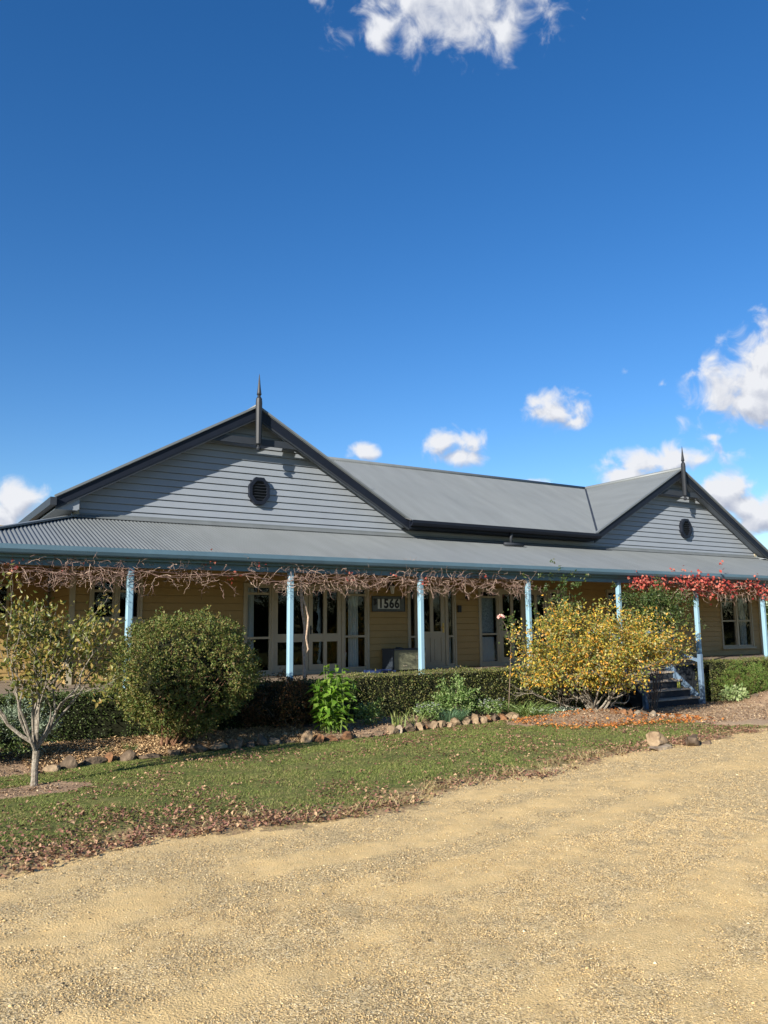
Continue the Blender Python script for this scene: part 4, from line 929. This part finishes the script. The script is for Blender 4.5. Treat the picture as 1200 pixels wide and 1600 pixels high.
def pink_rose():
    b = (11.75, 13.72, gz(11.75, 13.72)); t = thing('pink_rose', b, 'single pale pink rose on a slim leafy stem in front of the verandah', 'rose')
    top = Vector((11.73, 13.86, 1.83)); s = MB(); pts = [Vector(b), Vector((11.85, 13.75, .5)), Vector((11.95, 13.8, 1.2)), Vector((11.86, 13.85, 1.62)), top]
    s.tube(pts, [.011, .01, .008, .006, .005], 6); s.tube([pts[2], Vector((12.1, 13.85, 1.5)), Vector((12.16, 13.85, 1.75))], [.006, .005, .003], 5); s.build('stem', M['bark'], t)
    n = 130; P = np.concatenate([rng.normal(size=(n, 3))*np.array([.13, .1, .16])+np.array([12.02, 13.84, 1.66]), rng.normal(size=(40, 3))*.1+np.array([11.93, 13.8, 1.3])])
    leaves('foliage', P, rng.normal(size=(len(P), 3)), rng.uniform(.05, .08, len(P)), .6, M['rose_leaf'], t)
    P = []; D = []
    for ring, (k, el) in enumerate(((5, 1.2), (7, .75), (9, .3), (10, -.1))):
        for i in range(k): a = i/k*6.28+ring*.4; P.append(top+Vector((math.cos(a), math.sin(a), 0))*.008*ring); D.append((math.cos(a)*math.cos(el), math.sin(a)*math.cos(el), math.sin(el)))
    leaves('flower', np.array([tuple(p) for p in P]), np.array(D), .075, .95, M['pink'], t, fold=.25)
pink_rose()
def tall_green():
    bx, by = 6.98, 12.92; z = gz(bx, by); t = thing('tall_leafy_plant', (bx, by, z), 'bright green upright plant with large pointed leaves behind the rock border', 'plant')
    s = MB(); P = []; D = []
    for i in range(20):
        a = rng.uniform(0, 6.28); h = rng.uniform(.65, 1.22); q = Vector((bx+math.cos(a)*.26*rng.random(), by+math.sin(a)*.2*rng.random(), z)); tp = q+Vector((math.cos(a)*.22*rng.random()-.02, math.sin(a)*.2*rng.random(), h))
        s.tube([q, q.lerp(tp, .5)+Vector(rng.normal(size=3))*.02, tp], [.010, .008, .005], 5)
        for j in range(17):
            u = .18+.82*j/16; p = q.lerp(tp, u); b = j*2.4+rng.uniform(-.4, .4); P.append(tuple(p)); D.append((math.cos(b), math.sin(b), rng.uniform(-.75, .15)))
    s.build('stems', island('green_stem', [(.10, .16, .04, 1), (.14, .2, .05, 1)]), t)
    leaves('foliage', np.array(P), np.array(D), rng.uniform(.13, .24, len(P)), .46, island('bright_green_leaf', [(.08, .17, .02, 1), (.14, .27, .03, 1), (.20, .34, .045, 1), (.26, .38, .07, 1)], .45, .35, .4, tcol=1.15), t, fold=.10, up=(0, 0, 1))
tall_green()
def clump(name, x, y, n, h0, h1, w, spread, r, cols, label, bend=.5, cat='plant'):
    z = gz(x, y); t = thing(name, (x, y, z), label, cat); a = rng.uniform(0, 6.28, n); rr = r*np.sqrt(rng.random(n))
    P = np.stack([x+np.cos(a)*rr, y+np.sin(a)*rr, np.full(n, z)-.02], 1); D = np.stack([np.cos(a)*spread*rng.random(n), np.sin(a)*spread*rng.random(n), np.ones(n)], 1)+rng.normal(size=(n, 3))*.12
    blades('leaf_blades', P, D, rng.uniform(h0, h1, n), w, island(name+'_blade', cols, .5, .3, .3), t, bend=bend, seg=4)
    return t
clump('iris', 8.42, 13.05, 26, .22, .46, .032, .35, .16, [(.14, .19, .05, 1), (.22, .27, .08, 1), (.36, .34, .14, 1)], 'clump of upright iris blades behind the rock border', .12)
clump('iris', 8.85, 13.1, 14, .2, .38, .03, .5, .12, [(.14, .19, .05, 1), (.24, .28, .1, 1), (.36, .30, .14, 1)], 'smaller leaning iris clump right of the upright iris blades', .25)
clump('blue_grass', 9.75, 13.2, 520, .22, .46, .010, .9, .26, [(.08, .16, .09, 1), (.13, .23, .13, 1), (.19, .29, .16, 1)], 'blue green grassy clump in the middle of the flower bed', .45)
clump('strap_leaf_clump', 12.0, 13.35, 330, .34, .62, .024, 1.2, .38, [(.12, .19, .05, 1), (.19, .27, .08, 1), (.27, .34, .14, 1)], 'arching strap leaved clump left of the yellow autumn shrub', .75)
clump('grass_tuft', 3.35, 12.85, 40, .12, .26, .012, .7, .07, [(.05, .09, .02, 1), (.10, .15, .04, 1)], 'small green tuft on the mulch below the round bush', .4)
clump('grass_tuft', 2.98, 12.9, 26, .1, .2, .010, .7, .06, [(.04, .07, .02, 1), (.08, .12, .03, 1)], 'tiny green tuft at the shaded left end of the mulch', .4)
M['bed_leaf'] = island('bed_plant_leaf', [(.06, .12, .025, 1), (.12, .20, .05, 1), (.20, .28, .09, 1), (.30, .36, .17, 1)], .5, .3, .3)
bush('bed_plant', (10.15, 13.5, .12), (.55, .35, .38), 2600, (.04, .08), .45, M['bed_leaf'], 'leafy light green plant behind the blue green grassy clump', 'plant', (10.15, 13.5, gz(10.15, 13.5)), lump=.3, shell=.2, stems=6, seed=21)
bush('bed_plant', (7.95, 13.3, -.02), (.3, .22, .2), 800, (.04, .07), .5, M['bed_leaf'], 'small lime leaved plant at the foot of the hedge beside the tall green plant', 'plant', (7.95, 13.3, gz(7.95, 13.3)), lump=.2, shell=.2, stems=4, seed=22)
def white_flowers(x, y, r, label, nf):
    z = gz(x, y); t = bush('white_flower_plant', (x, y, z+.16), (r, r*.7, .2), 1100, (.03, .06), .45, M['bed_leaf'], label, 'plant', (x, y, z), lump=.2, shell=.2, stems=4, seed=int(x*7))
    a = rng.uniform(0, 6.28, nf); rr = r*np.sqrt(rng.random(nf)); P = np.stack([x+np.cos(a)*rr, y+np.sin(a)*rr*.7, z+.2+rng.uniform(0, .18, nf)], 1)
    i = np.repeat(np.arange(nf), 7); b = np.tile(np.arange(7)/7*6.28, nf); D = np.stack([np.cos(b), np.sin(b), np.full(len(b), .25)], 1)
    leaves('flowers', P[i], D+rng.normal(size=D.shape)*.1, .024, .7, M['white'], t, up=(0, 0, 1))
white_flowers(9.25, 13.25, .26, 'white flowering plant left of the blue green grassy clump', 60)
white_flowers(10.95, 13.35, .34, 'white flowering plant left of the arching strap leaved clump', 90)
def silver():
    for x, y, r, label in ((12.35, 13.05, .38, 'silver leaved ground cover below the arching strap leaved clump'), (12.9, 13.15, .35, 'silver leaved plants at the foot of the yellow autumn shrub')):
        z = gz(x, y); n = 420; t = thing('silver_plant', (x, y, z), label, 'plant'); a = rng.uniform(0, 6.28, n); rr = r*np.sqrt(rng.random(n))
        leaves('foliage', np.stack([x+np.cos(a)*rr, y+np.sin(a)*rr*.7, z+rng.uniform(0, .10, n)], 1), np.stack([np.cos(a), np.sin(a), rng.uniform(.1, 1.0, n)], 1)+rng.normal(size=(n, 3))*.4, rng.uniform(.07, .14, n), .32, island('silver_leaf', [(.30, .36, .28, 1), (.42, .48, .38, 1), (.52, .56, .46, 1)], .7, .2, .2), t, fold=.1)
silver()
# ------------------------------------------------------------------ vines on the verandah beam
def curly(p, d, n, ln, wob, sag):
    pts = [Vector(p)]; d = Vector(d).normalized()
    for i in range(n):
        d = (d+Vector(rng.normal(size=3))*wob+Vector((0, 0, -sag))).normalized(); pts.append(pts[-1]+d*ln/n)
    return pts
def bare_vine():
    t = thing('bare_vine', (7.3, 14.85, DECK), 'tangled leafless vine hanging along the verandah beam with a twisted trunk by a post', 'vine')
    tk = MB()
    tk.tube([(7.34, 14.85, DECK-.5), (7.32, 14.85, .9), (7.30, 14.86, 1.25), (7.33, 14.85, 1.6), (7.27, 14.86, 2.0), (7.24, 14.85, 2.35), (7.22, 14.82, 2.75)], [.036, .03, .026, .027, .025, .03, .026], 9)
    tk.tube([(7.33, 14.84, 1.05), (7.40, 14.83, 1.2), (7.34, 14.82, 1.42), (7.38, 14.83, 1.65), (7.40, 14.84, 1.85), (7.32, 14.83, 2.1), (7.26, 14.83, 2.3)], [.018, .02, .02, .021, .02, .02, .02], 7)
    tk.build('trunk', M['vine_trunk'], t)
    ln = MB()
    for k in range(4):       # long canes along the beam
        y = rng.uniform(14.48, 14.74); z = rng.uniform(2.58, 2.78); pts = [Vector((x, y+rng.normal()*.05, z+rng.normal()*.05-.03*math.sin(x*1.96+1))) for x in np.arange(.4, 13.2, .35)]
        ln.tube(pts, .0055, 4, cap=False)
    dens = 1080
    for i in range(dens):
        x = rng.uniform(.2, 13.25); 
        if x > 6.7 and rng.random() < .0: continue
        if rng.random() > .15+1.0*vnoise(np.array([x*1.4]), np.array([.5]), 4)[0]+(.2 if x > 6.5 else 0): continue
        p = (x, rng.uniform(14.36, 14.76), rng.uniform(2.44, 2.86)); up = rng.random() < .2
        d = (rng.normal(), rng.normal()*.45-.1, (1.0 if up else -.35)+rng.normal()*.35)
        L = rng.uniform(.14, .5); pts = curly(p, d, 6, L, .46, .0 if up else .05); r = rng.uniform(.0025, .0048)
        ln.tube(pts, [r*1.2, r*1.1, r, r*.95, r*.85, r*.75, r*.55], 3, cap=False)
        for q in range(2):
            j = rng.integers(2, 6); ln.tube(curly(pts[j], Vector(rng.normal(size=3))+Vector((0, -.1, -.1)), 4, rng.uniform(.07, .17), .4, .05), [r*.8, r*.7, r*.65, r*.6, r*.4], 3, cap=False)
    ln.build('twigs', M['twig'], t)
    n = 110; c = np.array([[x, 14.5, z] for x, z in ((.6, 2.86), (2.6, 2.75), (5.6, 2.62), (8.2, 2.72), (9.4, 2.78), (3.6, 2.93), (5.2, 2.92), (10.2, 2.62), (11.8, 2.86), (6.2, 2.93), (1.8, 2.7))]); i = rng.integers(0, len(c), n)
    leaves('red_leaves', c[i]+rng.normal(size=(n, 3))*np.array([.1, .05, .06]), rng.normal(size=(n, 3))*.7+np.array([0, -.3, -.6]), rng.uniform(.04, .075, n), .75, M['red_leaf'], t)
M['red_leaf'] = island('red_vine_leaf', [(.16, .02, .025, 1), (.30, .045, .04, 1), (.46, .08, .06, 1), (.55, .17, .12, 1), (.33, .13, .09, 1)], .5, .25, .35, tcol=1.1)
bare_vine()
def red_vine():
    t = thing('red_vine', (19.66, 14.75, 2.6), 'vine with bright red autumn leaves along the right end of the verandah beam', 'vine')
    ln = MB()
    for k in range(7):
        y = rng.uniform(14.45, 14.74); z = rng.uniform(2.52, 2.85); ln.tube([Vector((x, y+rng.normal()*.05, z+rng.normal()*.05)) for x in np.arange(17.1, 26.5, .35)], .008, 4, cap=False)
    for i in range(420):
        x = rng.uniform(18.6, 26.4); p = (x, rng.uniform(14.40, 14.76), rng.uniform(2.45, 2.85)); r = rng.uniform(.003, .0055)
        pts = curly(p, (rng.normal(), rng.normal()*.4, -.4+rng.normal()*.4), 6, rng.uniform(.15, .5), .4, .06); ln.tube(pts, [r*1.2, r*1.1, r, r*.95, r*.85, r*.75, r*.55], 3, cap=False)
    ln.build('twigs', M['twig'], t)
    P = []
    for i in range(190):
        x = rng.uniform(17.6, 26.3); w = 55 if False else int(rng.uniform(3, 11)); c = np.array([x, rng.uniform(14.36, 14.7), 2.72+.16*math.sin(x*2.1)+rng.normal()*.09])
        P.append(c+rng.normal(size=(w, 3))*np.array([.11, .06, .08]))
    P.append(np.array([17.05, 14.33, 2.74])+rng.normal(size=(150, 3))*np.array([.3, .06, .10])); P.append(np.array([19.8, 14.38, 2.86])+rng.normal(size=(190, 3))*np.array([.5, .08, .1]))
    P.append(np.array([20.4, 14.3, 3.22])+rng.normal(size=(7, 3))*np.array([.1, .05, .1]))
    P = np.concatenate(P); n = len(P)
    leaves('foliage', P, rng.normal(size=(n, 3))*.6+np.array([0, -.4, -.7]), rng.uniform(.06, .115, n), .8, M['red_leaf'], t)
red_vine()
# ------------------------------------------------------------------ things on the wall and the deck
def sign():
    x0, x1, z0, z1 = 10.28, 11.26, 2.01, 2.40; y = WY-.03; t = thing('house_number_sign', ((x0+x1)/2, y, (z0+z1)/2), 'framed board with the black number 1566 on the cream wall', 'sign')
    b = MB(); frame(b, x0, x1, z0, z1, .022, y-.03, y); b.build('frame', M['slate'], t)
    MB().box(x0+.02, x1-.02, y-.02, y, z0+.02, z1-.02).build('board', M['sage'], t)
    MB().box(x0+.165, x1-.165, y-.026, y-.0205, z0+.075, z1-.075).build('number_plate', M['white'], t)
    mo = MB()
    for cx, cz, s in ((x0+.085, z1-.10, .05), (x0+.10, z1-.17, .045), (x0+.07, z1-.21, .03), (x1-.13, z1-.055, .028)):
        mo.poly([(cx+s*math.cos(a)*(1+.25*math.sin(3*a)), y-.0225, cz+s*math.sin(a)*(1+.2*math.cos(2*a))) for a in np.arange(0, 6.28, .52)], [tuple(range(13))[:len(np.arange(0, 6.28, .52))]])
    mo.build('leaf_motif', M['black'], t)
    cu = bpy.data.curves.new('digits', 'FONT'); cu.body = '1566'; cu.size = .30; cu.align_x = 'CENTER'; cu.align_y = 'CENTER'; cu.extrude = .003; cu.offset = .011; cu.space_character = 1.12
    tmp = bpy.data.objects.new('tmp', cu); COL.objects.link(tmp); bpy.context.view_layer.update()
    me = bpy.data.meshes.new_from_object(tmp.evaluated_get(bpy.context.evaluated_depsgraph_get())); bpy.data.objects.remove(tmp); me.name = 'digits'
    me.transform(Matrix.Translation(((x0+x1)/2, y-.031, (z0+z1)/2)) @ Matrix.Rotation(math.pi/2, 4, 'X') @ Matrix.Diagonal((.95, 1.05, 1, 1)))
    # serif foot and flag of the numeral one
    link('digits', me, M['black'], t)
sign()
def fittings():
    t = thing('wall_lantern', (10.82, WY-.12, 2.5), 'small coach lantern on the wall above the number sign', 'lantern')
    MB().box(10.78, 10.86, WY-.045, WY-.024, 2.56, 2.76).tube([(10.82, WY-.045, 2.70), (10.82, WY-.12, 2.74), (10.82, WY-.15, 2.70)], .01, 6).build('bracket', M['black'], t)
    MB().lathe((10.82, WY-.15, 2.46), [(.03, 0), (.05, .02), (.065, .19)], 6).build('lamp_glass', M['white'], t)
    MB().lathe((10.82, WY-.15, 2.46), [(.08, .19), (.085, .20), (.03, .26), (.008, .28)], 6).build('lamp_cap', M['black'], t)
    o = MB().box(12.955, 13.065, WY-.065, WY-.022, 2.0, 2.18).box(12.97, 13.05, WY-.07, WY-.0655, 2.10, 2.16).build('door_chime', M['black'], origin=(13.01, WY-.04, 2.09), bevel=.006); tag(o, 'small dark box on the wall right of the front door', 'intercom')
    t = thing('door_bell', (13.26, WY-.06, 2.36), 'little dark hanging bell on a bracket on the cream wall', 'bell')
    MB().box(13.235, 13.285, WY-.04, WY-.024, 2.36, 2.46).tube([(13.26, WY-.04, 2.44), (13.26, WY-.10, 2.45), (13.26, WY-.11, 2.42)], .007, 6).build('bracket', M['black'], t)
    MB().lathe((13.26, WY-.11, 2.31), [(.045, 0), (.035, .02), (.028, .07), (.015, .1), (.004, .11)], 12).build('bell', M['rust_bark'], t)
    t = thing('cabinet', (10.95, 16.65, DECK), 'low olive grey storage cabinet with dark sides on the verandah', 'cabinet')
    MB().box(10.50, 11.42, 16.42, 16.95, DECK+.04, 1.07).build('carcass', M['cab_side'], t)
    MB().box(10.49, 11.43, 16.40, 16.96, 1.071, 1.10).build('top', M['cab_side'], t, bevel=.006)
    for a, b in ((10.51, 11.41),): 
        d = MB().box(a, b, 16.395, 16.418, DECK+.05, 1.065).build('door', M['cab_front'], t)
        MB().box(10.75, 10.87, 16.388, 16.3945, DECK+.13, DECK+.155).box(11.14, 11.27, 16.389, 16.3945, .83, .93).build('label_plate', M['cream_trim'], d)
    MB().box(10.52, 11.40, 16.43, 16.94, DECK+.001, DECK+.04).build('plinth', M['black'], t)
    o = rock('shoe_bundle', 10.78, 16.6, 1.08, .12, .08, .05, 'slate', 'small dark bundle lying on top of the cabinet', 'bundle', seed=301)
    t = thing('blue_tray', (10.15, 16.5, DECK), 'blue plastic boot tray on the deck left of the cabinet', 'tray')
    MB().box(9.85, 10.45, 16.25, 16.75, DECK+.002, DECK+.012).build('base', M['blue_plastic'], t); b = MB(); b.box(9.85, 10.45, 16.25, 16.265, DECK+.0125, DECK+.06).box(9.85, 10.45, 16.735, 16.75, DECK+.0125, DECK+.06).box(9.85, 9.865, 16.266, 16.734, DECK+.0125, DECK+.06).box(10.435, 10.45, 16.266, 16.734, DECK+.0125, DECK+.06); b.build('rim', M['blue_plastic'], t)
    t = thing('plant_pot', (9.57, WY+.22, DECK), 'white pot with a red lid standing inside the glazed sidelight', 'pot')
    MB().lathe((9.57, WY+.22, DECK+.22), [(.085, 0), (.11, .24), (.115, .25)], 16).build('pot', M['curtain'], t, smooth=True); MB().lathe((9.57, WY+.22, DECK+.47), [(.1, 0), (.09, .08), (.02, .1)], 12).build('lid', M['red_cloth'], t); MB().box(9.5, 9.64, WY+.16, WY+.3, DECK+.01, DECK+.22).build('stand', M['cab_side'], t)
    o = rock('red_cloth', 9.95, WY+.24, DECK+.02, .2, .1, .08, 'red_cloth', 'crumpled red cloth on the floor behind the glazed sidelight', 'cloth', seed=303)
    t = thing('blue_pot', (16.75, 14.84, .35), 'dark blue glazed pot at the top left of the steps', 'pot')
    MB().lathe((16.75, 14.84, .35), [(.07, 0), (.11, .06), (.12, .14), (.1, .2), (.115, .215), (.115, .235), (.09, .235), (.085, .2)], 16).build('pot', M['blue_plastic'], t, smooth=True)
fittings()
# ------------------------------------------------------------------ trees beyond the house
def far_tree(x, y, h, r, label, seed):
    t = thing('distant_tree', (x, y, -.8), label, 'tree', 'gum trees beyond the house'); tr = MB(); tips = []
    branch(tr, (x, y, -.9), (rng.normal()*.05, rng.normal()*.05, 1), h*.42, h*.022, 4, tips, spread=.55, up=.25, kids=(2, 3), seg=4, sides=6, taper=.7, wob=.1, shrink=.66)
    tr.build('trunk', M['pale_bark'], t); tip_leaves('crown', tips, 10, (.14*h/6, .26*h/6), .4, M['dark_leaf'], t, h*.045, .8, .3)
for i, (x, y, h, lb) in enumerate(((43, 26, 6.4, 'small gum tree just past the right end of the house'), (47, 33, 7.2, 'rounded gum tree behind the small gum at the right end'), (-9, 44, 9, 'tall gum tree hidden behind the left wing'), (12, 52, 7, 'gum tree hidden behind the middle roof'), (31, 58, 7.5, 'gum tree hidden behind the right wing'))):
    if i < 2: far_tree(x, y, h, 2, lb, i)
M['roadside_leaf'] = island('roadside_leaf', [(.015, .025, .008, 1), (.03, .045, .012, 1), (.05, .07, .02, 1), (.09, .10, .03, 1)], .5, .3, .2)
words = ['first', 'second', 'third', 'fourth', 'fifth', 'sixth', 'seventh', 'eighth', 'ninth', 'tenth', 'eleventh', 'twelfth', 'thirteenth']
for i in range(13):
    x = 8+i*5.9; y = -13-1.5*math.sin(i*2.1); h = 3.3+.6*math.sin(i*1.7)
    bush('roadside_tree', (x, y, h*.62), (3.4, 2.0, h*.62), 3000, (.18, .36), .5, M['roadside_leaf'], words[i]+' bushy tree in the row across the drive, mirrored dark in the windows', 'tree', (x, y, -.1), lump=.25, shell=.45, stems=7, core=.6, seed=50+i, group='trees across the drive')
